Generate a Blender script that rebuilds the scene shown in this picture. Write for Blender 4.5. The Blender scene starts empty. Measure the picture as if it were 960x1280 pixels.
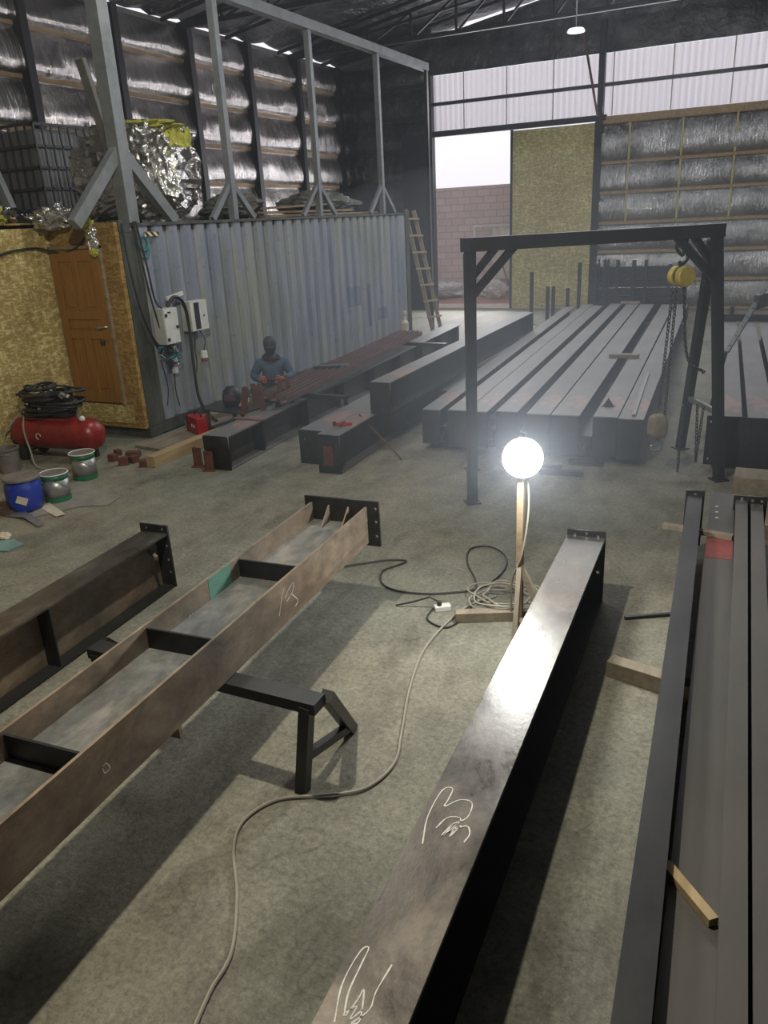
import bpy, math, random
from mathutils import Vector, Matrix, noise
random.seed(7)
sc = bpy.context.scene
COL = sc.collection
PI = math.pi

# ------------------------------------------------------------------ camera
YAW, PITCH, ROLL, FPX, H = -0.467083, -0.358174, -0.0521762, 977.66, 2.5
fw = Vector((math.sin(YAW)*math.cos(PITCH), math.cos(YAW)*math.cos(PITCH), math.sin(PITCH)))
r0 = Vector((math.cos(YAW), -math.sin(YAW), 0)); u0 = r0.cross(fw)
cr = math.cos(ROLL)*r0 + math.sin(ROLL)*u0
cu = -math.sin(ROLL)*r0 + math.cos(ROLL)*u0
cam_d = bpy.data.cameras.new('camera'); cam = bpy.data.objects.new('camera', cam_d); COL.objects.link(cam)
m = Matrix((cr, cu, -fw)).transposed().to_4x4(); m.translation = Vector((0, 0, H)); cam.matrix_world = m
cam_d.sensor_fit = 'HORIZONTAL'; cam_d.sensor_width = 36; cam_d.lens = 36*FPX/960; cam_d.clip_start = .02
sc.camera = cam

def at(px, py, ax, val):
    """real-world point where the sight line meets the plane axis=val (used to survey the hall)"""
    d = fw + cr*(px-480)/FPX - cu*(py-640)/FPX
    o = Vector((0, 0, H)); t = (val-o[ax])/d[ax]
    return o + d*t
def G(px, py, z=0.0): return at(px, py, 2, z)

# ------------------------------------------------------------------ materials
MATS = {}
def new_mat(name):
    mt = bpy.data.materials.new(name); mt.use_nodes = True
    nt = mt.node_tree; b = nt.nodes['Principled BSDF']; MATS[name] = mt
    return mt, nt, b
def N(nt, t, **kw):
    n = nt.nodes.new(t)
    for k, v in kw.items():
        if k.startswith('i_'): n.inputs[k[2:]].default_value = v
        else: setattr(n, k, v)
    return n
def ramp(nt, stops):
    r = nt.nodes.new('ShaderNodeValToRGB'); e = r.color_ramp.elements
    while len(e) < len(stops): e.new(.5)
    for i, (p, c) in enumerate(stops):
        e[i].position = p; e[i].color = (*c, 1) if len(c) == 3 else c
    return r
def coords(nt, scale=(1, 1, 1), rot=(0, 0, 0), kind='Object'):
    tc = nt.nodes.new('ShaderNodeTexCoord'); mp = nt.nodes.new('ShaderNodeMapping')
    mp.inputs['Scale'].default_value = scale; mp.inputs['Rotation'].default_value = rot
    nt.links.new(tc.outputs[kind], mp.inputs['Vector']); return mp.outputs['Vector']
def mix(nt, fac, a, b, mode='MIX'):
    n = nt.nodes.new('ShaderNodeMix'); n.data_type = 'RGBA'; n.blend_type = mode
    for sock, v in ((n.inputs[0], fac), (n.inputs[6], a), (n.inputs[7], b)):
        if hasattr(v, 'links') or hasattr(v, 'is_output'): nt.links.new(v, sock)
        elif isinstance(v, (int, float)): sock.default_value = v
        else: sock.default_value = (*v, 1)
    return n.outputs[2]
def noise_tex(nt, vec, scale, detail=4, rough=.6, dist=0.0):
    n = nt.nodes.new('ShaderNodeTexNoise'); n.inputs['Scale'].default_value = scale
    n.inputs['Detail'].default_value = detail; n.inputs['Roughness'].default_value = rough
    n.inputs['Distortion'].default_value = dist
    nt.links.new(vec, n.inputs['Vector']); return n.outputs['Fac']
def bump(nt, b, h, strength, dist=.01, prev=None):
    n = nt.nodes.new('ShaderNodeBump'); n.inputs['Strength'].default_value = strength
    n.inputs['Distance'].default_value = dist; nt.links.new(h, n.inputs['Height'])
    if prev: nt.links.new(prev, n.inputs['Normal'])
    nt.links.new(n.outputs['Normal'], b.inputs['Normal']); return n.outputs['Normal']
def simple(name, c1, c2=None, rough=.6, metal=0.0, scale=6, stretch=(1, 1, 1), lo=.35, hi=.65, bmp=0.15, spec=.5):
    mt, nt, b = new_mat(name); c2 = c2 or tuple(x*.6 for x in c1)
    v = coords(nt, stretch); f = noise_tex(nt, v, scale, 6, .65)
    r = ramp(nt, [(lo, c2), (hi, c1)]); nt.links.new(f, r.inputs[0])
    nt.links.new(r.outputs[0], b.inputs['Base Color'])
    b.inputs['Roughness'].default_value = rough; b.inputs['Metallic'].default_value = metal
    b.inputs['Specular IOR Level'].default_value = spec
    if bmp: bump(nt, b, noise_tex(nt, v, scale*6, 4), bmp, .01)
    return mt

# concrete floor
mt, nt, b = new_mat('concrete_floor')
v = coords(nt); vs = coords(nt, (1.5, .6, 1), (0, 0, .1))
big = noise_tex(nt, v, .35, 3, .5); mid = noise_tex(nt, v, 3.4, 8, .72, .2); fine = noise_tex(nt, v, 34, 10, .85)
strk = noise_tex(nt, vs, 1.3, 8, .7, .3)
c = ramp(nt, [(.30, (.18, .175, .148)), (.5, (.232, .226, .192)), (.70, (.29, .282, .24))]); nt.links.new(mid, c.inputs[0])
c2 = ramp(nt, [(.34, (.58, .57, .55)), (.50, (.97, .97, .97)), (.70, (1.12, 1.12, 1.08))]); nt.links.new(strk, c2.inputs[0])
c3 = ramp(nt, [(.34, (.42, .42, .42)), (.5, (.95, .95, .95)), (.66, (1.45, 1.42, 1.34))]); nt.links.new(fine, c3.inputs[0])
c4 = ramp(nt, [(.35, (.84, .9, .9)), (.65, (1.1, 1.05, .95))]); nt.links.new(big, c4.inputs[0])
o = mix(nt, 1.0, c.outputs[0], c2.outputs[0], 'MULTIPLY'); o = mix(nt, 1.0, o, c3.outputs[0], 'MULTIPLY'); o = mix(nt, 1.0, o, c4.outputs[0], 'MULTIPLY')
# fine cracks
vo = nt.nodes.new('ShaderNodeTexVoronoi'); vo.feature = 'DISTANCE_TO_EDGE'; vo.inputs['Scale'].default_value = .55
dv = nt.nodes.new('ShaderNodeVectorMath'); dv.operation = 'ADD'
nn = nt.nodes.new('ShaderNodeTexNoise'); nn.inputs['Scale'].default_value = 2.5; nt.links.new(v, nn.inputs['Vector'])
nt.links.new(v, dv.inputs[0]); nt.links.new(nn.outputs['Color'], dv.inputs[1]); nt.links.new(dv.outputs[0], vo.inputs['Vector'])
cr_ = ramp(nt, [(0.0, (.62, .62, .62)), (.006, (1, 1, 1))]); nt.links.new(vo.outputs['Distance'], cr_.inputs[0])
o = mix(nt, .6, o, cr_.outputs[0], 'MULTIPLY')
nt.links.new(o, b.inputs['Base Color']); b.inputs['Roughness'].default_value = .62
b.inputs['Specular IOR Level'].default_value = .35
n1 = bump(nt, b, mid, .25, .03); bump(nt, b, fine, .6, .02, n1)

# foil insulation
def foil(name, tone, stretch, sc1, rough=.28, strength=.8, dark=.5):
    mt, nt, b = new_mat(name)
    v = coords(nt, stretch); f = noise_tex(nt, v, sc1, 5, .6, .4); g = noise_tex(nt, coords(nt), 1.3, 3, .5)
    r = ramp(nt, [(.35, tuple(t*dark for t in tone)), (.7, tone)]); nt.links.new(g, r.inputs[0])
    nt.links.new(r.outputs[0], b.inputs['Base Color']); b.inputs['Metallic'].default_value = .95
    b.inputs['Roughness'].default_value = rough
    bump(nt, b, f, strength, .05); return mt
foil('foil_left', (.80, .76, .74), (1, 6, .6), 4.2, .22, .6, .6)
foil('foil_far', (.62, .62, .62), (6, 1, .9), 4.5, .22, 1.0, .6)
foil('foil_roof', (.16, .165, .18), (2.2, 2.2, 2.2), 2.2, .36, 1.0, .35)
foil('foil_wrap', (.72, .71, .68), (1, 1, 1), 5.5, .18, 1.0, .6)

# osb
def osb(name, ca, cb, cc):
    mt, nt, b = new_mat(name)
    outs = []
    for i, (st, rt) in enumerate((((6, 6, 26), (.4, .3, .3)), ((24, 24, 6), (.2, -.4, .2)), ((13, 13, 34), (-.7, .6, .1)))):
        v = coords(nt, st, rt); outs.append(noise_tex(nt, v, .9, 3, .55, 1.0))
    a = nt.nodes.new('ShaderNodeMath'); a.operation = 'MAXIMUM'; nt.links.new(outs[0], a.inputs[0]); nt.links.new(outs[1], a.inputs[1])
    a2 = nt.nodes.new('ShaderNodeMath'); a2.operation = 'ADD'; nt.links.new(a.outputs[0], a2.inputs[0]); nt.links.new(outs[2], a2.inputs[1])
    r = ramp(nt, [(.0, cb), (.42, cb), (.56, ca), (.78, cc)])
    mr = nt.nodes.new('ShaderNodeMapRange'); mr.inputs[1].default_value = .6; mr.inputs[2].default_value = 1.5
    nt.links.new(a2.outputs[0], mr.inputs[0]); nt.links.new(mr.outputs[0], r.inputs[0])
    g = noise_tex(nt, coords(nt), 1.2, 3); r2 = ramp(nt, [(.35, (.82, .8, .78)), (.65, (1.05, 1.05, 1.05))]); nt.links.new(g, r2.inputs[0])
    nt.links.new(mix(nt, 1.0, r.outputs[0], r2.outputs[0], 'MULTIPLY'), b.inputs['Base Color'])
    b.inputs['Roughness'].default_value = .7; bump(nt, b, a2.outputs[0], .25, .01); return mt
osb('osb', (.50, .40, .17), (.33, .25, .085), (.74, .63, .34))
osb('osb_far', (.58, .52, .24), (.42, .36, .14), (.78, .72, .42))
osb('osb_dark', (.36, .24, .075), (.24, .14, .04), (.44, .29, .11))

# container paint
mt, nt, b = new_mat('container_paint')
v = coords(nt); vv = coords(nt, (1, 4, .35)); f = noise_tex(nt, vv, 1.1, 6, .65); g = noise_tex(nt, v, .55, 4, .6); h_ = noise_tex(nt, v, 9, 6, .7)
r = ramp(nt, [(.34, (.17, .195, .26)), (.5, (.24, .265, .32)), (.68, (.34, .355, .375))]); nt.links.new(f, r.inputs[0])
r2 = ramp(nt, [(.46, (1, 1, 1)), (.62, (.95, .95, .76))]); nt.links.new(g, r2.inputs[0])
r3 = ramp(nt, [(.32, (.45, .4, .36)), (.42, (1, 1, 1))]); nt.links.new(h_, r3.inputs[0])
o = mix(nt, 1, r.outputs[0], r2.outputs[0], 'MULTIPLY'); o = mix(nt, .5, o, r3.outputs[0], 'MULTIPLY')
nt.links.new(o, b.inputs['Base Color']); b.inputs['Roughness'].default_value = .55; b.inputs['Metallic'].default_value = .1
simple('container_dark', (.10, .11, .10), (.045, .045, .04), .6, .2, 4, (1, 1, .4))
simple('blue_patch', (.12, .15, .23), (.17, .20, .27), .6, 0, 4)
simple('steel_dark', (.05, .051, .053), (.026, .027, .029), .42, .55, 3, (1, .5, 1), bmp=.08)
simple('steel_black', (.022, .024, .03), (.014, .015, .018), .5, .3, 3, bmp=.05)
mt = simple('steel_primer', (.155, .157, .16), (.11, .113, .117), .55, .1, 2.2, (1.4, .5, 1), bmp=.1)  # grey raised to paint in the haze and gloss on lit steel
nt = mt.node_tree; b = nt.nodes['Principled BSDF']; src = b.inputs['Base Color'].links[0].from_socket
rp = ramp(nt, [(.56, (0, 0, 0)), (.64, (1, 1, 1))]); nt.links.new(noise_tex(nt, coords(nt, (3, 1.2, 1)), 1.4, 5, .6), rp.inputs[0])
tc_ = nt.nodes.new('ShaderNodeTexCoord'); sp_ = nt.nodes.new('ShaderNodeSeparateXYZ'); nt.links.new(tc_.outputs['Object'], sp_.inputs[0])
mr_ = nt.nodes.new('ShaderNodeMapRange'); mr_.inputs[1].default_value = 2.6; mr_.inputs[2].default_value = .8; mr_.inputs[3].default_value = .12; nt.links.new(sp_.outputs['Y'], mr_.inputs[0])
mm_ = nt.nodes.new('ShaderNodeMath'); mm_.operation = 'MULTIPLY'; nt.links.new(rp.outputs[0], mm_.inputs[0]); nt.links.new(mr_.outputs[0], mm_.inputs[1])
nt.links.new(mix(nt, mm_.outputs[0], src, (.26, .17, .15)), b.inputs['Base Color'])
simple('steel_plate', (.105, .10, .092), (.075, .073, .068), .5, .35, 2, (1, .4, 1), bmp=.1)
simple('steel_grey', (.24, .26, .27), (.17, .18, .19), .55, .3, 4)
# raw steel with rust and mill scale
def raw(name, a, b_, c_, rough=.36):
    mt, nt, b = new_mat(name)
    v = coords(nt, (1.6, 1, 1.6)); f = noise_tex(nt, v, 3.0, 9, .75, .25); g = noise_tex(nt, v, .9, 4, .6)
    r = ramp(nt, [(.32, a), (.5, b_), (.68, c_)]); nt.links.new(f, r.inputs[0])
    r2 = ramp(nt, [(.35, (.75, .8, .85)), (.65, (1.15, 1.0, .88))]); nt.links.new(g, r2.inputs[0])
    nt.links.new(mix(nt, 1, r.outputs[0], r2.outputs[0], 'MULTIPLY'), b.inputs['Base Color'])
    b.inputs['Metallic'].default_value = .32
    rr = ramp(nt, [(.3, (rough-.06,)*3), (.7, (rough+.2,)*3)]); nt.links.new(f, rr.inputs[0]); nt.links.new(rr.outputs[0], b.inputs['Roughness'])
    bump(nt, b, noise_tex(nt, v, 30, 4), .08, .01); return mt
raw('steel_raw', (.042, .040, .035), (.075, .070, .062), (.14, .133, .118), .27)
raw('steel_rusty', (.10, .085, .068), (.205, .17, .13), (.33, .28, .21), .5)
raw('steel_web', (.10, .11, .11), (.18, .19, .19), (.30, .31, .30), .34)
simple('rust', (.16, .055, .03), (.07, .03, .022), .8, .1, 7)
simple('rust_primer', (.17, .095, .088), (.10, .055, .05), .7, .1, 4, (1, .4, 1))
simple('wood', (.42, .31, .17), (.28, .20, .11), .75, 0, 3, (6, .6, 6))
simple('wood_batten', (.36, .26, .15), (.24, .17, .10), .8, 0, 3, (1, 1, 1))
simple('wood_grey', (.25, .21, .155), (.16, .135, .10), .8, 0, 3, (5, .8, 5))
simple('door_wood', (.34, .165, .035), (.22, .10, .02), .38, 0, 2.5, (14, 1, .7), bmp=.05)
simple('red_paint', (.32, .025, .02), (.17, .02, .018), .35, .1, 5)
simple('red_case', (.42, .025, .03), (.30, .02, .02), .45, 0, 5)
simple('black_rubber', (.018, .018, .02), (.03, .03, .03), .55, 0, 8)
simple('grey_cable', (.30, .28, .23), (.24, .22, .18), .6, 0, 8)
simple('black_cable', (.02, .02, .022), (.03, .03, .03), .5, 0, 8)
simple('blue_plastic', (.02, .05, .38), (.015, .035, .27), .4, 0, 3)
simple('grey_lid', (.20, .18, .16), (.12, .11, .10), .7, 0, 6)
simple('green_paint', (.02, .17, .07), (.015, .10, .045), .4, 0, 8)
simple('tin', (.42, .42, .42), (.26, .27, .27), .35, .6, 6)
simple('white_paint', (.72, .73, .70), (.55, .56, .54), .5, 0, 5)
simple('box_white', (.52, .54, .50), (.42, .44, .41), .45, 0, 4)
simple('box_dark', (.03, .035, .05), (.02, .02, .03), .3, 0, 4)
simple('teal', (.03, .22, .26), (.02, .13, .16), .6, 0, 9)
simple('teal_sheet', (.20, .34, .32), (.14, .24, .23), .5, 0, 5)
simple('paper', (.60, .54, .42), (.46, .40, .30), .7, 0, 12)
simple('yellow_paint', (.50, .40, .07), (.32, .25, .05), .5, .1, 6)
simple('yellow_wool', (.52, .50, .07), (.24, .24, .05), .95, 0, 14, bmp=.6)
simple('tape', (.52, .47, .18), (.40, .36, .14), .6, 0, 6)
simple('orange_leather', (.45, .13, .04), (.30, .08, .03), .7, 0, 10)
simple('jacket', (.065, .11, .18), (.04, .07, .115), .85, 0, 8, bmp=.4)
simple('trousers', (.045, .05, .07), (.03, .03, .045), .85, 0, 8, bmp=.4)
simple('mask', (.03, .033, .045), (.02, .02, .028), .7, 0, 8)
simple('skin', (.42, .24, .16), (.34, .18, .12), .55, 0, 10, bmp=0)
simple('purple', (.12, .05, .09), (.05, .03, .05), .3, 0, 6)
simple('sheet_grey', (.27, .25, .22), (.18, .17, .15), .7, 0, 5, bmp=.3)
simple('tank', (.16, .17, .175), (.11, .115, .12), .4, 0, 3)
simple('cage', (.05, .053, .055), (.035, .036, .04), .45, .5, 5)
simple('dirt', (.40, .20, .13), (.27, .14, .10), .95, 0, 3, bmp=.8)
simple('plastic_film', (.62, .58, .56), (.42, .38, .37), .3, 0, 9, bmp=.8)
simple('chalk', (.75, .74, .70), (.55, .54, .5), .95, 0, 60, bmp=0)
simple('red_mark', (.24, .055, .05), (.18, .05, .045), .7, 0, 14, lo=.42, hi=.55)
simple('green_tape', (.10, .27, .21), (.08, .19, .15), .6, 0, 8)
simple('pale_panel', (.80, .74, .66), (.52, .46, .41), .7, 0, 3)
simple('rubble_wood', (.30, .22, .13), (.18, .13, .08), .85, 0, 4, (1, 3, 3))
simple('tarp', (.16, .16, .14), (.09, .09, .08), .6, 0, 3, bmp=.5)
simple('wall_plain', (.16, .16, .155), (.11, .11, .11), .7, 0, 2)
simple('apron', (.60, .52, .46), (.48, .40, .35), .9, 0, 3)
# outside block wall
mt, nt, b = new_mat('block_wall')
br = nt.nodes.new('ShaderNodeTexBrick'); v = coords(nt, (1, 1, 1), (PI/2, 0, 0)); nt.links.new(v, br.inputs['Vector'])
for k, val in (('Color1', (.62, .49, .46, 1)), ('Color2', (.54, .42, .40, 1)), ('Mortar', (.38, .30, .29, 1)), ('Scale', 1.0), ('Mortar Size', .012), ('Brick Width', .42), ('Row Height', .2)):
    br.inputs[k].default_value = val
nt.links.new(br.outputs['Color'], b.inputs['Base Color']); b.inputs['Roughness'].default_value = .9
# translucent cladding
mt, nt, b = new_mat('translucent_sheet')
nt.nodes.remove(b); tr = nt.nodes.new('ShaderNodeBsdfTranslucent'); df = nt.nodes.new('ShaderNodeBsdfDiffuse'); mx = nt.nodes.new('ShaderNodeMixShader')
wv = nt.nodes.new('ShaderNodeTexWave'); wv.inputs['Scale'].default_value = 2.2; wv.bands_direction = 'X'; v = coords(nt); nt.links.new(v, wv.inputs['Vector'])
r = ramp(nt, [(.0, (.80, .78, .82)), (1, (.95, .93, .96))]); nt.links.new(wv.outputs['Fac'], r.inputs[0]); nt.links.new(r.outputs[0], tr.inputs['Color'])
df.inputs['Color'].default_value = (.6, .6, .62, 1); mx.inputs[0].default_value = .12
nt.links.new(tr.outputs[0], mx.inputs[1]); nt.links.new(df.outputs[0], mx.inputs[2]); nt.links.new(mx.outputs[0], nt.nodes['Material Output'].inputs['Surface'])
# lamp glass
mt, nt, b = new_mat('lamp_glow'); b.inputs['Emission Color'].default_value = (1, .98, .95, 1); b.inputs['Emission Strength'].default_value = 60
mt, nt, b = new_mat('led_glow'); b.inputs['Emission Color'].default_value = (1, 1, 1, 1); b.inputs['Emission Strength'].default_value = 1.6
# hazard stripe
mt, nt, b = new_mat('hazard'); wv = nt.nodes.new('ShaderNodeTexWave'); wv.inputs['Scale'].default_value = 6; wv.bands_direction = 'DIAGONAL'
nt.links.new(coords(nt), wv.inputs['Vector']); r = ramp(nt, [(.48, (.02, .02, .02)), (.52, (.7, .6, .3))]); nt.links.new(wv.outputs['Fac'], r.inputs[0]); nt.links.new(r.outputs[0], b.inputs['Base Color'])

# ------------------------------------------------------------------ mesh helper
class MB:
    def __init__(s): s.v = []; s.f = []
    def add(s, vs, fs):
        k = len(s.v); s.v += [tuple(x) for x in vs]; s.f += [tuple(i+k for i in f) for f in fs]; return s
    def box(s, x0, x1, y0, y1, z0, z1):
        return s.add([(x, y, z) for z in (z0, z1) for y in (y0, y1) for x in (x0, x1)],
                     [(0, 2, 3, 1), (4, 5, 7, 6), (0, 1, 5, 4), (2, 6, 7, 3), (0, 4, 6, 2), (1, 3, 7, 5)])
    def bar(s, a, b, w, h, up=(0, 0, 1), ends=True):
        a = Vector(a); b = Vector(b); d = (b-a).normalized(); up = Vector(up)
        if abs(d.dot(up)) > .98: up = Vector((0, 1, 0))
        x = d.cross(up).normalized(); u = x.cross(d)
        vs = [p + x*sx*w/2 + u*su*h/2 for p in (a, b) for sx, su in ((-1, -1), (1, -1), (1, 1), (-1, 1))]
        return s.add(vs, [(0, 3, 2, 1), (4, 5, 6, 7), (0, 1, 5, 4), (1, 2, 6, 5), (2, 3, 7, 6), (3, 0, 4, 7)])
    def tube(s, pts, r, n=6, closed=False):
        pts = [Vector(p) for p in pts]; k = len(s.v); rr = r if isinstance(r, (list, tuple)) else [r]*len(pts)
        prev = None
        for i, p in enumerate(pts):
            d = (pts[min(i+1, len(pts)-1)] - pts[max(i-1, 0)])
            if d.length < 1e-9: d = Vector((0, 0, 1))
            d.normalize()
            if prev is None:
                up = Vector((0, 0, 1)) if abs(d.z) < .9 else Vector((1, 0, 0)); x = d.cross(up).normalized()
            else:
                x = (prev - d*prev.dot(d)); x = x.normalized() if x.length > 1e-6 else d.orthogonal().normalized()
            prev = x; y = d.cross(x)
            s.v += [tuple(p + (x*math.cos(t) + y*math.sin(t))*rr[i]) for t in [2*PI*j/n for j in range(n)]]
        for i in range(len(pts)-1):
            for j in range(n):
                s.f.append((k+i*n+j, k+i*n+(j+1) % n, k+(i+1)*n+(j+1) % n, k+(i+1)*n+j))
        s.f.append(tuple(k+j for j in reversed(range(n)))); s.f.append(tuple(k+(len(pts)-1)*n+j for j in range(n)))
        return s
    def lathe(s, prof, n=24, c=(0, 0, 0)):
        k = len(s.v); c = Vector(c)
        for r, z in prof:
            s.v += [(c.x+r*math.cos(2*PI*j/n), c.y+r*math.sin(2*PI*j/n), c.z+z) for j in range(n)]
        for i in range(len(prof)-1):
            for j in range(n): s.f.append((k+i*n+j, k+i*n+(j+1) % n, k+(i+1)*n+(j+1) % n, k+(i+1)*n+j))
        s.f.append(tuple(k+j for j in reversed(range(n)))); s.f.append(tuple(k+(len(prof)-1)*n+j for j in range(n)))
        return s
    def extr(s, poly, o, ux, uy, d):
        """polygon (2D) in plane (ux,uy) at o, extruded by vector d"""
        o, ux, uy, d = map(Vector, (o, ux, uy, d)); n = len(poly)
        a = [o+ux*p[0]+uy*p[1] for p in poly]; vs = a+[q+d for q in a]
        return s.add(vs, [tuple(reversed(range(n))), tuple(range(n, 2*n))]+[(i, (i+1) % n, n+(i+1) % n, n+i) for i in range(n)])
    def build(s, name, mat, parent=None, smooth=False, bev=0):
        me = bpy.data.meshes.new(name); me.from_pydata(s.v, [], s.f); me.validate()
        me.materials.append(MATS[mat]); ob = bpy.data.objects.new(name, me); COL.objects.link(ob)
        if parent: ob.parent = parent
        if smooth:
            for p in me.polygons: p.use_smooth = True
        if bev:
            md = ob.modifiers.new('b', 'BEVEL'); md.width = bev; md.segments = 2; md.limit_method = 'ANGLE'
        import bmesh
        bm = bmesh.new(); bm.from_mesh(me); bmesh.ops.recalc_face_normals(bm, faces=bm.faces); bm.to_mesh(me); bm.free()
        return ob
def box(name, x0, x1, y0, y1, z0, z1, mat, parent=None, bev=0): return MB().box(x0, x1, y0, y1, z0, z1).build(name, mat, parent, bev=bev)
def tag(o, label, cat, group=None, kind=None):
    if label: o['label'] = label
    if cat: o['category'] = cat
    if group: o['group'] = group
    if kind: o['kind'] = kind
    return o
def thing(name, label, cat, loc=(0, 0, 0), rz=0, group=None, kind=None):
    o = bpy.data.objects.new(name, None); COL.objects.link(o); o.empty_display_size = .1
    o.location = loc; o.rotation_euler = (0, 0, rz); return tag(o, label, cat, group, kind)
def struct(o, label=None):
    o['kind'] = 'structure'
    if label: o['label'] = label
    return o
def dup(root, loc, rz=0, label=None):
    r = root.copy(); COL.objects.link(r); r.location = loc; r.rotation_euler = (0, 0, rz)
    if label: r['label'] = label
    for ch in [c for c in bpy.data.objects if c.parent == root]:
        c = ch.copy(); COL.objects.link(c); c.parent = r
        for g in [q for q in bpy.data.objects if q.parent == ch]:
            d = g.copy(); COL.objects.link(d); d.parent = c
    return r
def spline(pts, n=8):
    P = [Vector(p) for p in pts]; P = [P[0]*2-P[1]]+P+[P[-1]*2-P[-2]]; out = []
    for i in range(1, len(P)-2):
        for k in range(n):
            t = k/n; a, b_, c, d = P[i-1:i+3]
            out.append(.5*((2*b_)+(c-a)*t+(2*a-5*b_+4*c-d)*t*t+(3*b_-a-3*c+d)*t**3))
    out.append(P[-2]); return out
def holed_plate(name, w, h, t, holes, mat, parent, loc, r=.011, bottom=0.0):
    """upright steel plate in local XZ, real bolt holes (grid of quads round octagonal holes)"""
    cu_ = bpy.data.curves.new(name, 'CURVE'); cu_.dimensions = '2D'; cu_.fill_mode = 'BOTH'; cu_.extrude = t/2
    def poly(pts):
        s = cu_.splines.new('POLY'); s.points.add(len(pts)-1)
        for i, p in enumerate(pts): s.points[i].co = (p[0], p[1], 0, 1)
        s.use_cyclic_u = True
    poly([(-w/2, bottom), (w/2, bottom), (w/2, h), (-w/2, h)])
    for hx, hz in holes: poly([(hx+r*math.cos(a), hz+r*math.sin(a)) for a in [2*PI*k/10 for k in range(10)]])
    tmp = bpy.data.objects.new('tmp_plate', cu_); COL.objects.link(tmp)
    dg = bpy.context.evaluated_depsgraph_get(); dg.update()
    me = bpy.data.meshes.new_from_object(tmp.evaluated_get(dg)); bpy.data.objects.remove(tmp); me.name = name
    me.transform(Matrix.Rotation(PI/2, 4, 'X')); me.materials.clear(); me.materials.append(MATS[mat])
    ob = bpy.data.objects.new(name, me); COL.objects.link(ob); ob.parent = parent; ob.location = loc; return ob
def fbm(p, o=4): return noise.fractal(Vector(p), 1.0, 2.0, o)

# ------------------------------------------------------------------ room shell
XL, YF = -11.5, 21.5
struct(box('floor', XL-.2, 7, -5, YF+.15, -.2, 0, 'concrete_floor'), 'worn stained grey concrete workshop floor')
def foil_sheet(name, mat, u0, u1, zs, place, du=.036, nb=9, bul=.11, seed=0.0):
    mb = MB(); nu = int((u1-u0)/du)+1; rows = []
    for k in range(len(zs)-1):
        for j in range(nb+(1 if k == len(zs)-2 else 0)):
            t = j/nb; rows.append((zs[k]+(zs[k+1]-zs[k])*t, t))
    for z, t in rows:
        for i in range(nu+1):
            u = u0+(u1-u0)*i/nu
            s = math.sin(PI*max(t, 0)**.62)**.8 if 0 < t < 1 else 0
            wr = fbm((u*3.2+seed, z*.9, seed), 4)*.035 + noise.noise(Vector((u*9+seed, z*1.6, 3)))*.016 + abs(noise.noise(Vector((u*17+seed, z*2.2, 7))))*.022
            n = bul*s*(1+.45*noise.noise(Vector((u*.9, round(z, 1)*2, seed))))+wr*(s**.5)
            mb.v.append(place(u, z, n))
    for r_ in range(len(rows)-1):
        for i in range(nu):
            a = r_*(nu+1)+i; mb.f.append((a, a+1, a+nu+2, a+nu+1))
    return mb.build(name, mat, None, smooth=True)
zl = [.1, .85, 1.05, 1.83, 2.62, 3.40, 4.18, 4.96, 5.72, 6.3]
wl = struct(foil_sheet('wall_left', 'foil_left', -2, YF, zl, lambda u, z, n: (XL+.02+n, u, z-.25*n), bul=.17), 'silver foil insulation quilted over the long side wall')
for z in zl[1:-1]: MB().box(XL+.02, XL+.09, -2, YF, z-.045, z+.045).build('batten', 'wood_batten', wl)
for y in (8.4, 10.52, 12.62, 14.72, 16.82, 18.92, 21.0):
    MB().box(XL+.02, XL+.26, y-.075, y+.075, 0, 6.35).build('column', 'steel_black', wl)
struct(box('trim_1', XL-.2, XL, -5, YF+.15, 0, 6.4, 'wall_plain'), 'outer cladding of the long side wall')
# far wall: left of the opening
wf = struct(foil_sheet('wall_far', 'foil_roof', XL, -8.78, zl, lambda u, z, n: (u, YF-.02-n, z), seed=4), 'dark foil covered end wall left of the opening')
for z in zl[1:-1]: MB().box(XL, -8.78, YF-.1, YF-.02, z-.035, z+.035).build('batten', 'steel_dark', wf)
struct(box('trim_2', XL, -8.78, YF, YF+.12, 0, 8.6, 'wall_plain'), 'outer cladding of the end wall')
zr = [.05, .74, 1.43, 2.12, 2.83, 3.52, 4.42]
wr = struct(foil_sheet('wall_far', 'foil_far', -4.30, 7, zr, lambda u, z, n: (u, YF-.02-n, z-.15*n), seed=9, bul=.12), 'bright foil insulation on the end wall right of the sliding door')
for z in zr[:]: MB().box(-4.3, 7, YF-.12, YF-.02, z-.035, z+.035).build('batten', 'wood', wr)
for x in (-3.62, -2.42, -1.25, -.1, 1.1):
    for k in range(3, 6): MB().box(x-.02, x+.02, YF-.16, YF-.14, zr[k]+.04, zr[k+1]-.04).build('tape_strip', 'tape', wr)
struct(box('trim_3', -4.3, 7, YF, YF+.12, 0, 4.5, 'wall_plain'), 'outer cladding behind the foil wall')
# translucent band
mb = MB(); n = 400
for i in range(n+1):
    x = -8.78+(7+8.78)*i/n; d = .012*(1 if (i//2) % 2 else -1)
    mb.v += [(x, YF+.04+d, 4.58), (x, YF+.04+d, 5.93)]
for i in range(n): mb.f.append((2*i, 2*i+1, 2*i+3, 2*i+2))
bnd = struct(mb.build('window_1', 'translucent_sheet'), 'long translucent corrugated daylight strip above the doorway')
MB().box(-8.78, 7, YF-.09, YF-.02, 5.21, 5.29).build('girt', 'steel_dark', bnd)
for x in (-7.9, -6.75, -5.55, -4.1, -2.75, -1.45, -.2): MB().box(x-.012, x+.012, YF-.0, YF+.015, 4.58, 5.93).build('seam', 'pale_panel', bnd)
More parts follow.
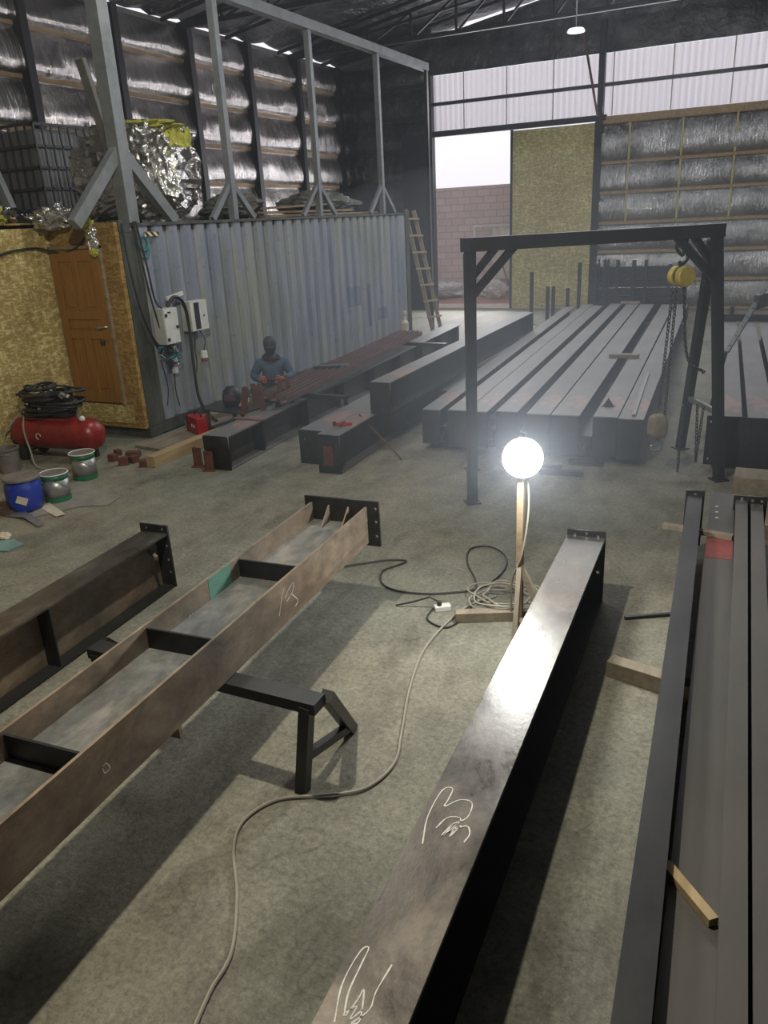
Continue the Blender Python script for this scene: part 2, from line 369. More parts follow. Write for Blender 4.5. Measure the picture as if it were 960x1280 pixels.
# header, posts and door frame
struct(MB().box(-8.85, -4.2, YF-.16, YF-.02, 4.47, 4.60).build('trim_4', 'steel_black'), 'black steel header over the door opening')
struct(MB().box(-4.42, -4.28, YF-.2, YF-.02, 0, 6.6).build('trim_5', 'steel_black'), 'black steel post beside the sliding door')
struct(MB().box(-8.92, -8.74, YF-.2, YF-.0, 0, 6.0).build('trim_6', 'steel_dark'), 'grey steel post at the edge of the opening')
struct(MB().box(-9.6, -8.9, YF-.3, YF-.22, 0, 4.55).build('trim_7', 'steel_black'), 'dark door leaf slid open beside the opening')
struct(MB().box(-4.3, 7, YF-.14, YF-.02, 4.40, 4.56).build('trim_8', 'wood'), 'timber sill under the translucent strip')
struct(MB().bar((-4.80, YF-.25, 6.4), (-4.38, YF-.25, 4.55), .05, .05).build('trim_9', 'rust_primer'), 'thin red brown diagonal brace above the door')
dr = struct(MB().box(-6.55, -4.42, YF-.10, YF-.04, .05, 4.44).build('door_1', 'osb_far'), 'tall sliding door leaf clad in pale strand board')
for x in (-6.57, -4.44): MB().box(x-.03, x+.03, YF-.12, YF-.02, .03, 4.46).build('door_frame', 'steel_black', dr)
# gable above the band and the roof
def zroof(x): return 6.35+.16*(x-XL) if x < 0 else 6.35+.16*(-XL)-.16*x
mb = MB()
xs = [XL+i*(7-XL)/74 for i in range(75)]
for x in xs:
    top = zroof(x)
    for k in range(9):
        z = 5.93+(top-5.93)*k/8; mb.v.append((x, YF-.02+.05*fbm((x*2, z*3, 1)), z))
for i in range(74):
    for k in range(8): a = i*9+k; mb.f.append((a, a+1, a+10, a+9))
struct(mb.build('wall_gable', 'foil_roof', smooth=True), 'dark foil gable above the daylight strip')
mb = MB(); ys = [-5+.22*i for i in range(122)]; xs = [XL-.05+.22*i for i in range(86)]
for y in ys:
    for x in xs:
        sag = .07*abs(math.sin(y*PI/1.05))
        mb.v.append((x, y, zroof(x)+.16-sag+.05*fbm((x*1.6, y*1.6, 5))))
for j in range(len(ys)-1):
    for i in range(len(xs)-1): a = j*len(xs)+i; mb.f.append((a, a+1, a+1+len(xs), a+len(xs)))
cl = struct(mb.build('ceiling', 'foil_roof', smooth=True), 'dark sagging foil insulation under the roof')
for y in [2.1*i-.5 for i in range(2, 11)]:
    MB().bar((XL, y, zroof(XL)+.02), (0, y, zroof(0)+.02), .04, .07).build('purlin', 'steel_black', cl)
def truss(y):
    t = MB(); xa, xb = XL, 7
    t.bar((xa, y, 6.32), (xb, y, 6.32), .09, .09)
    t.bar((xa, y, zroof(xa)), (0, y, zroof(0)-.02), .08, .08); t.bar((0, y, zroof(0)-.02), (xb, y, zroof(xb)-.02), .08, .08)
    t.bar((xa, y, 6.32), (0, y, zroof(0)-.55), .05, .05)
    k = 0; x = xa+1.1
    while x < xb-1:
        t.bar((x, y, 6.32), (x, y, zroof(x)-.03), .05, .05)
        t.bar((x, y, 6.32), (x+1.1, y, zroof(min(x+1.1, xb))-.03), .045, .045); x += 1.1
    return t
for y in (6.3, 10.5, 14.7, 18.9): truss(y).build('truss', 'steel_black', cl)
struct(box('wall_right', 7, 7.2, -5, YF+.15, 0, 6, 'wall_plain'), 'plain hall side wall')
struct(box('wall_back', XL-.2, 7.2, -5.2, -5, 0, 8.6, 'wall_plain'), 'plain hall back wall')

# ------------------------------------------------------------------ outside
g = MB(); nx, ny = 60, 40
for j in range(ny+1):
    for i in range(nx+1):
        x = -16+20*i/nx; y = YF+.15+10*j/ny
        hgt = 0.0 if y < 22.6 else .28*max(0, fbm((x*.8, y*.8, 2))+.35)*min(1, (y-22.6))
        g.v.append((x, y, -.02+hgt))
for j in range(ny):
    for i in range(nx): a = j*(nx+1)+i; g.f.append((a, a+1, a+nx+2, a+nx+1))
struct(g.build('ground_outside', 'dirt', smooth=True), 'reddish bare earth outside the open door')
struct(box('ground_apron', -10, -4, YF+.15, 22.7, -.05, .01, 'apron'), 'pale concrete apron in front of the open door')
struct(box('wall_outside', -18, 6, 24.5, 24.7, -.3, 3.30, 'block_wall'), 'pinkish concrete block boundary wall outside')
t = thing('window_unit', 'white framed window unit leaning on the block wall outside', 'window frame', (-8.0, 24.30, 0))
f = MB()
for x in (-.62, .0, .66): f.box(x-.03, x+.03, -.03, .03, 0, 2.18)
for z in (.02, .32, .62, 2.15): f.box(-.65, .69, -.035, .035, z-.03, z+.03)
f.build('frame', 'white_paint', t)
MB().box(.03, .63, -.01, .01, .64, 2.12).build('panel', 'pale_panel', t)
MB().bar((.25, -.05, 1.1), (.5, -.05, .4), .05, .02).build('red_strap', 'red_case', t)
t2 = MB()
def crumple(c, r, flat=.0, seed=0, amp=.28, sub=5, fr=2.6):
    import bmesh
    bm = bmesh.new(); bmesh.ops.create_icosphere(bm, subdivisions=sub, radius=1)
    for vtx in bm.verts:
        p = vtx.co.copy(); k = 1+amp*noise.turbulence(p*fr*.5+Vector((seed, 0, 0)), 3, True)*.9-amp*.5+.06*noise.noise(p*fr*3+Vector((seed, 1, 2)))
        q = Vector((math.copysign(abs(p.x)**.6, p.x), math.copysign(abs(p.y)**.6, p.y), math.copysign(abs(p.z)**.65, p.z))) if flat else p
        vtx.co = Vector((q.x*r[0], q.y*r[1], q.z*r[2]))*k+Vector(c)
        if vtx.co.z < c[2]-r[2]*.92: vtx.co.z = c[2]-r[2]*.92
    mb = MB(); bm.verts.ensure_lookup_table(); mb.v = [tuple(v_.co) for v_ in bm.verts]; mb.f = [tuple(v_.index for v_ in f_.verts) for f_ in bm.faces]; bm.free(); return mb
tag(crumple((0, 0, .25), (.85, .5, .27), 0, 3, .5).build('plastic_wrap', 'plastic_film'), 'heap of clear plastic film lying left of the white window unit', 'plastic film').location = (-9.3, 23.6, .05)
tag(crumple((0, 0, .25), (.45, .35, .32), 0, 8, .5).build('plastic_wrap', 'plastic_film'), 'crumpled plastic film draped at the foot of the window unit', 'plastic film').location = (-7.85, 23.75, .05)

# ------------------------------------------------------------------ shipping container
CX, CY0, CY1, CZ = -7.05, 7.45, 15.8, 2.64
ct = thing('shipping_container', 'long faded blue grey corrugated steel container with poles standing on top', 'shipping container', (CX, CY0, 0))
Lc = CY1-CY0; prof = []; y = .16; pitch = .278
while y < Lc-.16-pitch+.01:
    prof += [(y, 0), (y+.07, 0), (y+.10, -.05), (y+.178, -.05), (y+.208, 0)]; y += pitch
prof.append((Lc-.14, 0)); mb = MB()
for a, d in prof: mb.v += [(d-.02, a, .16), (d-.02, a, 2.575)]
for i in range(len(prof)-1): mb.f.append((2*i, 2*i+2, 2*i+3, 2*i+1))
mb.build('side_panel', 'container_paint', ct)
MB().box(-.11, 0, .0, Lc, 0.02, .17).build('bottom_rail', 'container_dark', ct)
MB().box(-.09, .0, .0, Lc, 2.565, 2.60).build('top_rail', 'container_dark', ct)
MB().box(-2.44, -.06, .12, Lc, 2.50, 2.60).build('roof_panel', 'container_dark', ct)
MB().box(-2.40, -.08, Lc-.06, Lc, .1, 2.6).build('end_panel', 'container_dark', ct)
for a in (0, Lc-.16):
    MB().box(-.16, .005, a, a+.16, .15, 2.52).build('corner_post', 'container_dark', ct)
    for z in (0, 2.50):
        c_ = MB().box(-.17, .012, a-.005, a+.17, z, z+.14).build('corner_casting', 'container_dark', ct)
MB().box(-2.44, -.06, .02, .1, .0, .16).build('end_sill', 'container_dark', ct)
MB().box(-.05, .004, .155, .30, .16, 2.52).build('corner_plate', 'container_dark', ct)
for (ya, yb, za, zb, nm) in ((5.55, 6.15, 1.0, 1.35, 'a'), (6.3, 6.55, .55, 1.35, 'b'), (6.75, 7.25, .62, .85, 'c')):
    q = MB(); pp = [(a, d) for a, d in prof if ya <= a <= yb]
    for a, d in pp: q.v += [(d-.0175, a, za), (d-.0175, a, zb)]
    for k in range(len(pp)-1): q.f.append((2*k, 2*k+2, 2*k+3, 2*k+1))
    q.build('paint_patch', 'blue_patch', ct)
mb = MB(); mb.tube([(0.012, .36+.075*math.cos(a), 2.36+.08*math.sin(a)) for a in [2*PI*k/14 for k in range(15)]], .018, 5)
mb.tube(spline([(.012, .43, 2.36), (.012, .44, 2.28), (.012, .40, 2.2), (.012, .33, 2.19)]), .018, 5); mb.build('sprayed_nine', 'teal', ct)
MB().box(.0, .008, .42, .68, 2.44, 2.49).build('hazard_label', 'hazard', ct)

# ------------------------------------------------------------------ office of strand board in front of the container end
ow = struct(box('wall_office', -8.23, -8.15, 1.5, CY0-.01, .0, 2.64, 'osb'), 'strand board office wall running towards the camera')
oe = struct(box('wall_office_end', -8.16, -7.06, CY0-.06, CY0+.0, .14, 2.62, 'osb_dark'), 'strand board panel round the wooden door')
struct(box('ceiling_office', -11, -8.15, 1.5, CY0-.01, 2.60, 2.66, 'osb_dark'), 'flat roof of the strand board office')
MB().box(-8.15, -7.22, -.012, 0, .2, .2+.24).build('lower_panel', 'osb', oe).location = (0, CY0-.06, 0)
d = thing('door_2', None, None, (-7.74, CY0-.075, .47)); d['kind'] = 'structure'; d['label'] = 'orange brown panelled wooden door with padlock'
dl = MB().box(-.39, .39, -.02, .02, 0, 1.86).build('door_leaf', 'door_wood', d)
fr = MB()
for x0, x1 in ((-.39, -.28), (.28, .39)): fr.box(x0, x1, -.036, -.02, 0, 1.86)
for z0, z1 in ((0, .13), (.80, .90), (1.04, 1.14), (1.73, 1.86)): fr.box(-.28, .28, -.036, -.02, z0, z1)
for z0, z1 in ((.13, .80), (1.14, 1.73)): fr.box(-.05, .05, -.036, -.02, z0, z1)
fr.build('stile_and_rail', 'door_wood', dl)
pn = MB()
for x0, x1 in ((-.24, -.09), (.09, .24)):
    for z0, z1 in ((.18, .75), (1.19, 1.68)): pn.box(x0, x1, -.032, -.02, z0, z1)
pn.box(-.24, .24, -.032, -.02, .93, 1.01); pn.build('raised_panel', 'door_wood', dl)
MB().box(.395, .43, -.03, .02, -.03, 1.90).build('door_jamb', 'rubble_wood', d)
MB().box(-.43, -.395, -.03, .02, -.03, 1.90).build('door_jamb', 'rubble_wood', d)
MB().box(-.43, .43, -.03, .02, 1.87, 1.91).build('door_jamb', 'rubble_wood', d)
hn = MB().tube(spline([(.36, -.03, .95), (.33, -.07, .95), (.24, -.075, .94)]), .011, 6).build('handle', 'tin', dl)
MB().lathe([(.001, -.035), (.03, -.03), (.033, 0), (.02, .02), (.001, .02)], 12).build('padlock', 'steel_dark', dl).location = (.27, -.06, .78)
# black cable across office wall
tag(MB().tube(spline([(-8.11, 5.9, 2.32), (-8.11, 6.4, 2.30), (-8.11, 6.8, 2.36), (-8.11, 7.15, 2.37), (-8.0, 7.34, 2.31), (-7.7, 7.34, 2.34), (-7.45, 7.34, 2.5)]), .014, 6).build('cable', 'black_cable'), 'black cable strung over the strand board above the wooden door', 'cable')

# ------------------------------------------------------------------ stand posts and beam on the container
def stand(name, label, y, w, sp, hb, ztop):
    t = thing(name, label, 'steel post', (-7.12, y, 2.60), 0, 'braced grey posts on the container')
    MB().box(-w/2, w/2, -w/2, w/2, 0, ztop-2.60).build('post', 'steel_grey', t)
    for s in (-1, 1): MB().bar((0, s*.02, hb), (0 if s > 0 or sp < .8 else -.05, s*sp, 0.01), w*.8, w*.6, (1, 0, 0)).build('brace', 'steel_grey', t)
    return t
stand('braced_post', 'thickest grey braced post, standing above the container corner', 7.72, .17, .82, .80, 6.75)
stand('braced_post', 'second grey braced post along the container from its near corner', 9.85, .10, .50, .48, 5.34)
stand('braced_post', 'third grey braced post along the container, between two thin ones', 12.3, .09, .55, .50, 5.34)
stand('braced_post', 'last grey braced post, nearest to the ladder', 14.75, .09, .55, .50, 5.34)
tag(MB().box(-7.19, -7.05, 7.9, 17.12, 5.34, 5.48).build('support_beam', 'steel_grey'), 'long grey steel beam carried by the braced posts', 'beam')
tag(MB().box(-7.14, -7.08, 17.06, 17.14, 0, 5.34).build('support_post', 'steel_dark'), 'slim grey post under the far end of the long beam', 'steel post')
p0 = at(-8, 214, 1, 7.3); p1 = at(14, 262, 1, 7.3)
tag(MB().bar(p0, p1, .12, .08, (0, 1, 0)).build('loose_brace', 'steel_grey'), 'grey brace end at the photo edge beside the bulk tank', 'brace')
# leaning extra post piece behind the thick post
tag(MB().bar((-7.6, 8.3, 2.66), (-7.75, 8.0, 4.45), .12, .06).build('leaning_board', 'tarp'), 'weathered board standing upright behind the thickest braced post', 'board')

# ------------------------------------------------------------------ things on the container and office roof
t = thing('bulk_tank', 'dark plastic bulk liquid tank in a wire cage on the container', 'tank', (-10.0, 9.2, 2.66), 0)
MB().box(-.52, .52, -.5, .5, .18, 1.25).build('tank_body', 'tank', t, bev=.05)
cg = MB()
for k in (0, 1, 2, 3, 4, 5, 6, 7):
    x = -.56+1.12*k/7; cg.box(x-.012, x+.012, -.56, -.53, .12, 1.3); cg.box(-.57+1.1*0, -.55, -.55+1.1*k/7-.012, -.55+1.1*k/7+.012, .12, 1.3); cg.box(.55, .57, -.55+1.1*k/7-.012, -.55+1.1*k/7+.012, .12, 1.3)
for k in range(5):
    z = .2+1.1*k/4; cg.box(-.57, .57, -.57, -.54, z-.018, z+.018); cg.box(.54, .57, -.57, .57, z-.018, z+.018); cg.box(-.57, -.54, -.57, .57, z-.018, z+.018)
cg.build('cage', 'cage', t); MB().box(-.58, .58, -.58, .58, 0, .14).build('pallet', 'steel_dark', t)
t = thing('foil_bundle', 'big crumpled silver foil bundle behind the thick braced post', 'insulation bundle', (-7.98, 8.95, 2.62))
crumple((0, 0, .60), (.86, .55, .62), 1, 2.3, .30, 5, 4).build('foil_wrapping', 'foil_wrap', t)
crumple((.15, -.05, 1.16), (.62, .35, .09), 0, 5.0, .6, 4, 4).build('wool_edge', 'yellow_wool', t)
crumple((.68, .1, .75), (.1, .3, .42), 0, 6.0, .6, 4, 4).build('wool_edge', 'yellow_wool', t)
for i, (x, y, z, sx, lab) in enumerate(((-8.5, 6.9, 2.76, .36, 'crumpled foil scrap directly above the wooden door'), (-9.1, 6.7, 2.78, .42, 'crumpled foil scrap above the bend of the strand board wall'), (-9.9, 6.8, 2.78, .5, 'crumpled foil scrap at the edge of the photo on the office roof'), (-7.9, 7.28, 2.70, .28, 'small foil scrap at the foot of the thick braced post'))):
    o = tag(crumple((0, 0, .06), (sx, .28, .15), 0, 11+i, .7, 4, 4).build('foil_scrap', 'foil_wrap'), lab, 'foil scrap', 'foil scraps on the office roof'); o.location = (x, y, z-.06)
for i, (x, y, z, sx, lab) in enumerate(((-8.3, 6.6, 2.74, .26, 'yellow wool tuft above the wooden door'), (-8.95, 6.4, 2.75, .24, 'yellow wool tuft between two foil scraps on the office roof'), (-9.5, 6.5, 2.75, .22, 'yellow wool tuft furthest from the door on the office roof'))):
    o = tag(crumple((0, 0, .05), (sx*1.3, .2, .15), 0, 21+i, .8, 4, 4).build('wool_tuft', 'yellow_wool'), lab, 'insulation wool', 'yellow wool tufts on the office roof'); o.location = (x, y, z-.06)
t = thing('hanging_insulation', 'strip of yellow wool and foil hanging over the door corner', 'insulation', (-7.38, CY0-.1, 2.45))
crumple((0, -.02, .0), (.08, .05, .20), 0, 31, .6, 4, 4).build('foil_strip', 'foil_wrap', t)
crumple((-.05, -.03, .17), (.11, .06, .07), 0, 33, .6, 4, 4).build('wool_strip', 'yellow_wool', t); crumple((.03, -.04, -.16), (.06, .04, .05), 0, 34, .6, 4, 4).build('wool_strip', 'yellow_wool', t)
o = tag(crumple((0, 0, .16), (.5, .5, .22), 0, 41, .5, 4, 3).build('tarpaulin', 'tarp'), 'folded grey tarpaulin heap just behind the second braced post', 'tarpaulin'); o.location = (-7.9, 10.9, 2.64)
o = tag(crumple((0, 0, .16), (.8, .8, .26), 0, 43, .5, 4, 3).build('tarpaulin', 'tarp'), 'grey tarpaulin heap behind the boards near the last post', 'tarpaulin'); o.location = (-8.3, 14.2, 2.66)
for i, (a, b_, z, lab) in enumerate((((-7.5, 11.2), (-7.4, 14.9), 2.63, 'lowest board of the heap on the container, between third and last post'), ((-7.8, 10.7), (-7.5, 14.0), 2.69, 'middle board in the heap on the container roof'), ((-8.0, 11.4), (-7.7, 14.6), 2.75, 'topmost tilted board of the heap on the container roof'))):
    tag(MB().bar((*a, z), (*b_, z+(.09 if i == 2 else 0)), .2, .035).build('loose_board', 'rubble_wood'), lab, 'board', 'boards on the container roof')

# ------------------------------------------------------------------ ladder
lt = thing('wooden_ladder', 'wooden ladder leaning against the far end of the container', 'ladder', (0, 0, 0))
a0, a1 = Vector((-6.98, 15.85, 2.75)), Vector((-6.62, 16.1, 0.0))
b0, b1 = Vector((-6.80, 16.12, 2.80)), Vector((-6.40, 16.42, 0.0))
a0 = at(506, 262, 1, 15.9); a1 = G(541, 414, .08); b0 = at(517, 263, 1, 16.1); b1 = G(551, 411, .08)
a1 = at(541, 414, 1, 16.0); b1 = at(551, 411, 1, 16.25); 
MB().bar(a0, a1, .05, .08).build('rail', 'wood_grey', lt); MB().bar(b0, b1, .05, .08).build('rail', 'wood_grey', lt)
for k in range(7):
    f_ = .07+.135*k; MB().bar(a0.lerp(a1, f_)+Vector((-.03, -.05, 0)), b0.lerp(b1, f_)+Vector((.1, -.05, 0)), .05, .035).build('rung', 'wood', lt)

# ------------------------------------------------------------------ electrical boxes on the container side
XB = CX+.0
t = thing('fuse_box', 'white metal fuse box with black latches, the nearer of two', 'electrical box', (XB, 7.93, 1.36), 0)
MB().box(0, .17, -.13, .13, -.22, .22).build('enclosure', 'box_white', t)
bd = MB().box(.17, .185, -.125, .125, -.215, .215).build('box_door', 'white_paint', t)
for yy, zz in ((-.1, .14), (-.1, -.16), (.09, -.02)): MB().box(.185, .20, yy-.018, yy+.018, zz-.018, zz+.018).build('latch', 'black_rubber', bd)
MB().box(.185, .188, -.06, .0, .16, .18).build('label_plate', 'box_dark', bd)
MB().box(.02, .05, .17, .20, -.24, .30).build('side_strip', 'white_paint', t)
MB().bar((.03, .14, .32), (.03, .46, .36), .03, .05).build('cable_duct', 'white_paint', t)
t = thing('meter_box', 'white meter box with a dark glass slot beside the fuse box', 'electrical box', (XB, 8.52, 1.42), 0)
MB().box(0, .15, -.17, .17, -.19, .19).build('enclosure', 'box_white', t)
bd = MB().box(.15, .162, -.17, .17, -.19, .19).build('front_cover', 'white_paint', t)
MB().box(.162, .168, -.10, .0, -.17, .17).build('dark_window', 'box_dark', bd)
MB().box(.162, .168, .08, .10, -.02, .0).build('button', 'steel_dark', bd)
def hang(name, pts, r, mat, lab): return tag(MB().tube(spline(pts), r, 6).build(name, mat), lab, 'cable')
hang('cable', [(XB+.03, 7.68, 2.62), (XB+.05, 7.70, 2.2), (XB+.06, 7.74, 1.8), (XB+.08, 7.80, 1.4), (XB+.1, 7.86, 1.1)], .012, 'black_cable', 'black cable dropping from the container roof to the fuse box')
hang('cable', [(XB+.03, 7.72, 2.62), (XB+.05, 7.78, 2.1), (XB+.06, 7.82, 1.7), (XB+.1, 7.88, 1.58)], .012, 'black_cable', 'thin black cable entering the top of the fuse box')
hang('cable', [(XB+.02, 7.50, 2.60), (XB+.06, 7.47, 2.1), (XB+.06, 7.55, 1.6), (XB+.06, 7.70, 1.22), (XB+.1, 7.85, 1.05)], .014, 'black_cable', 'black cable swinging round the container corner to the fuse box')
hang('power_cable', [(XB+.1, 7.98, 1.60), (XB+.12, 8.12, 1.70), (XB+.12, 8.28, 1.60), (XB+.11, 8.34, 1.3), (XB+.1, 8.34, .8), (XB+.1, 8.36, .35), (XB+.2, 8.40, .12), (XB+.4, 8.3, .05)], .022, 'black_cable', 'thick black power cable arching over the fuse box down to the floor')
hang('cable', [(XB+.08, 8.48, 1.22), (XB+.09, 8.42, 1.05), (XB+.06, 8.46, .8), (XB+.05, 8.40, .6)], .007, 'black_cable', 'thin loose cable ending in mid air below the meter box')
t = thing('hanging_socket', 'white plug socket dangling on a cable below the meter box', 'socket', (XB+.09, 8.6, .88))
MB().tube(spline([(0, -.03, .34), (.02, .03, .2), (0, 0, .05)]), .007, 6).build('lead', 'black_cable', t)
MB().lathe([(.03, .06), (.045, .05), (.05, -.03), (.05, -.035)], 12).build('socket_body', 'white_paint', t); MB().lathe([(.045, -.085), (.05, -.08), (.05, -.036)], 12).build('socket_mouth', 'rust_primer', t)
t = thing('wire_tangle', 'tangle of teal and black wires under the fuse box', 'wires', (XB+.12, 7.88, 1.02))
random.seed(3)
for mname, n, nm in (('black_cable', 9, 'wire'), ('teal', 4, 'wire'), ('white_paint', 3, 'wire')):
    for k in range(n):
        p = [(random.uniform(-.05, .05), random.uniform(-.15, .15), random.uniform(-.14, .1)) for _ in range(5)]
        MB().tube(spline(p, 5), .006 if mname != 'teal' else .010, 5).build(nm, mname, t)
tag(MB().box(XB+.02, XB+.07, 8.0, 8.06, .74, .81).build('junction_box', 'white_paint'), 'tiny white junction box low under the fuse box', 'electrical box')
hang('cable', [(XB+.02, 8.03, .74), (XB+.03, 8.0, .5), (XB+.02, 8.05, .3)], .006, 'black_cable', 'thin cable running down from the tiny junction box')
hang('cable', [(XB+.03, 7.8, .95), (XB+.03, 7.86, .6), (XB+.03, 7.80, .35)], .006, 'black_cable', 'thin loose cable hanging left of the tiny junction box')

# ------------------------------------------------------------------ I-beams
def ibeam(name, lab, p0, p1, w, h, z=0.0, cat='steel beam', tf=.014, tw=.009, body='steel_dark', top=None, webm=None, lying=False,
          plates=(1, 0), pw=None, ph=None, pbot=None, stiff=(), group=None, platem='steel_dark', holes='std', stm=None, stside=(-1, 1)):
    p0 = Vector((p0[0], p0[1], z)); p1 = Vector((p1[0], p1[1], z)); d = p1-p0; L = d.length
    rz = math.atan2(-d.x, d.y); t = thing(name, lab, cat, p0, rz, group)
    top = top or body; webm = webm or body; stm = stm or webm
    if not lying:
        MB().box(-w/2, w/2, 0, L, h-tf, h).build('top_flange', top, t)
        MB().box(-w/2, w/2, 0, L, 0, tf).build('bottom_flange', body, t)
        MB().box(-tw/2, tw/2, 0, L, tf, h-tf).build('web', webm, t)
        for s_ in stiff:
            for sd in stside: MB().box(min(sd*tw/2, sd*w/2*.96), max(sd*tw/2, sd*w/2*.96), s_-.005, s_+.005, tf, h-tf).build('stiffener', stm, t)
    else:   # lying on its side: w = flange height, h = depth across
        MB().box(h/2-tf, h/2, 0, L, 0, w).build('flange', top, t)
        MB().box(-h/2, -h/2+tf, 0, L, 0, w).build('flange', body, t)
        MB().box(-h/2+tf, h/2-tf, 0, L, w/2-tw/2, w/2+tw/2).build('web', webm, t)
        for s_ in stiff:
            for a, b_ in ((w/2+tw/2, w*.93), (w*.07, w/2-tw/2)): MB().box(-h/2+tf, h/2-tf, s_-.006, s_+.006, a, b_).build('stiffener', stm, t)
    pw = pw or w; ph = ph or h; pb = 0 if pbot is None else pbot
    if holes == 'std': hs = [(sx*pw*.32, zz) for sx in (-1, 1) for zz in (pb+.06, pb+(ph-pb)*.5, ph-.05)]
    else: hs = holes
    if plates[0]: holed_plate('end_plate', pw, ph, .016, hs, platem, t, (0, -.009, 0), bottom=pb)
    if plates[1]: holed_plate('end_plate', pw, ph, .016, hs, platem, t, (0, L+.009, 0), bottom=pb)
    return t
# A: long raw beam in the middle of the picture
A = ibeam('steel_beam', 'long bare steel beam with chalk scribbles on its top, beside the work lamp', (-.745, .15), (-.96, 4.85), .245, .47, body='steel_black', top='steel_raw', webm='steel_black',  # sides and web coloured black to stand for their shade
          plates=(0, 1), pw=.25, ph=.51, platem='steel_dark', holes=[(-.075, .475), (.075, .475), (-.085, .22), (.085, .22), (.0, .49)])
def chalk(parent, lines, nrm, w, nm='chalk_mark'):
    """flat chalk strokes lying on a face with normal nrm"""
    mb = MB(); nrm = Vector(nrm)
    for l in lines:
        sp = [Vector(q) for q in (spline(l, 6) if len(l) > 2 else l)]; k = len(mb.v)
        for i, p in enumerate(sp):
            d_ = sp[min(i+1, len(sp)-1)]-sp[max(i-1, 0)]; sd = d_.cross(nrm).normalized()*w*(.7+.5*noise.noise(p*40)); off = nrm*.0012
            mb.v += [tuple(p+sd+off), tuple(p-sd+off)]
        for i in range(len(sp)-1): mb.f.append((k+2*i, k+2*i+1, k+2*i+3, k+2*i+2))
    return mb.build(nm, 'chalk', parent)
def onA(px, py, par=A, z=.470):
    p = G(px, py, z); par_m = Matrix.Translation(par.location) @ Matrix.Rotation(par.rotation_euler[2], 4, 'Z')
    return par_m.inverted() @ p
chalk(A, [[onA(*q) for q in L_] for L_ in (
    [(528, 1055), (535, 1020), (553, 988), (566, 986), (560, 1000), (556, 1008), (575, 1000), (590, 1004), (584, 1022), (566, 1030)],
    [(545, 1035), (560, 1022), (576, 1024), (562, 1040), (552, 1046), (570, 1036), (584, 1033), (587, 1043), (580, 1053)],
    [(552, 1044), (566, 1030), (556, 1044), (572, 1030), (562, 1046), (576, 1032)],
    [(418, 1278), (428, 1230), (450, 1190), (461, 1185), (452, 1205), (436, 1240), (430, 1270)],
    [(432, 1270), (447, 1250), (455, 1238), (450, 1275), (440, 1279), (462, 1262), (470, 1240), (490, 1206)],
    [(432, 1266), (446, 1258), (438, 1274), (454, 1262)])], (0, 0, 1), .0032)
# B: open beam lying on its side on the trestle
B = ibeam('steel_beam', 'open rusty beam lying on its side across the trestle with cross stiffeners', (-2.155, .2), (-2.43, 4.16), .25, .405, z=.52, lying=True, body='steel_rusty', top='steel_rusty', webm='steel_web', stm='steel_dark',
          plates=(0, 0), stiff=())
BL = Vector((-.275, 3.96)).length
def inB(px, py, z):
    p = G(px, py, z); mm = Matrix.Translation(B.location) @ Matrix.Rotation(B.rotation_euler[2], 4, 'Z'); return mm.inverted() @ p
for q in ((340, 706), (230, 795), (65, 935)):
    y_ = inB(q[0], q[1], .745).y
    MB().box(-.19, .19, y_-.006, y_+.006, .13, .235).build('stiffener', 'steel_dark', B)
holed_plate('end_plate', .53, .29, .016, [(-.23, .05), (-.23, .22), (.24, .05), (.24, .15), (.24, .24)], 'steel_dark', B, (.02, BL+.009, 0), bottom=-.02)
for x in (-.07, .07): MB().extr([(0, 0), (-.13, 0), (0, .11)], (x-.005, BL, .13), (0, 1, 0), (0, 0, 1), (.01, 0, 0)).build('gusset', 'steel_rusty', B)
MB().box(-.200, .16, 1.93, 1.95, -.10, -.0).build('cleat', 'steel_rusty', B)
def Bflange(px, py, z, xo):  # point on near flange outer face
    y_ = inB(px, py, z).y; return y_
rows = []
ox = .2025
def onBf(px, py):
    d_ = fw + cr*(px-480)/FPX - cu*(py-640)/FPX; mm = (Matrix.Translation(B.location) @ Matrix.Rotation(B.rotation_euler[2], 4, 'Z')).inverted()
    o_ = mm @ Vector((0, 0, H)); dd = mm.to_3x3() @ d_; t_ = (ox-o_.x)/dd.x; return o_+dd*t_
chalk(B, [[onBf(*q) for q in L_] for L_ in (
    [(356, 748), (360, 738), (366, 728), (366, 738), (358, 752)], [(364, 742), (372, 750), (369, 758)], [(128, 958), (133, 954), (137, 960), (131, 966), (128, 960)], [(355, 735), (352, 748), (349, 770)])], (1, 0, 0), .003)
xb = -.187
def onBb(px, py):
    d_ = fw + cr*(px-480)/FPX - cu*(py-640)/FPX; mm = (Matrix.Translation(B.location) @ Matrix.Rotation(B.rotation_euler[2], 4, 'Z')).inverted()
    o_ = mm @ Vector((0, 0, H)); dd = mm.to_3x3() @ d_; t_ = (xb-o_.x)/dd.x; return o_+dd*t_
def scrib(x0, y0, x1, y1, n):
    pts = []
    for k in range(n+1):
        f_ = k/n; px = x0+(x1-x0)*f_; py = y0+(y1-y0)*f_; pts.append(onBb(px+(2 if k % 2 else -1), py+(-5 if k % 2 else 4)))
    return pts
chalk(B, [scrib(234, 775, 274, 747, 22), scrib(60, 915, 107, 881, 26)], (1, 0, 0), .0028)
MB().box(-.1890, -.1865, -.05, .16, .13, .25).build('green_tape', 'green_tape', B).location = (0, inB(295, 712, .77).y-.1, 0)
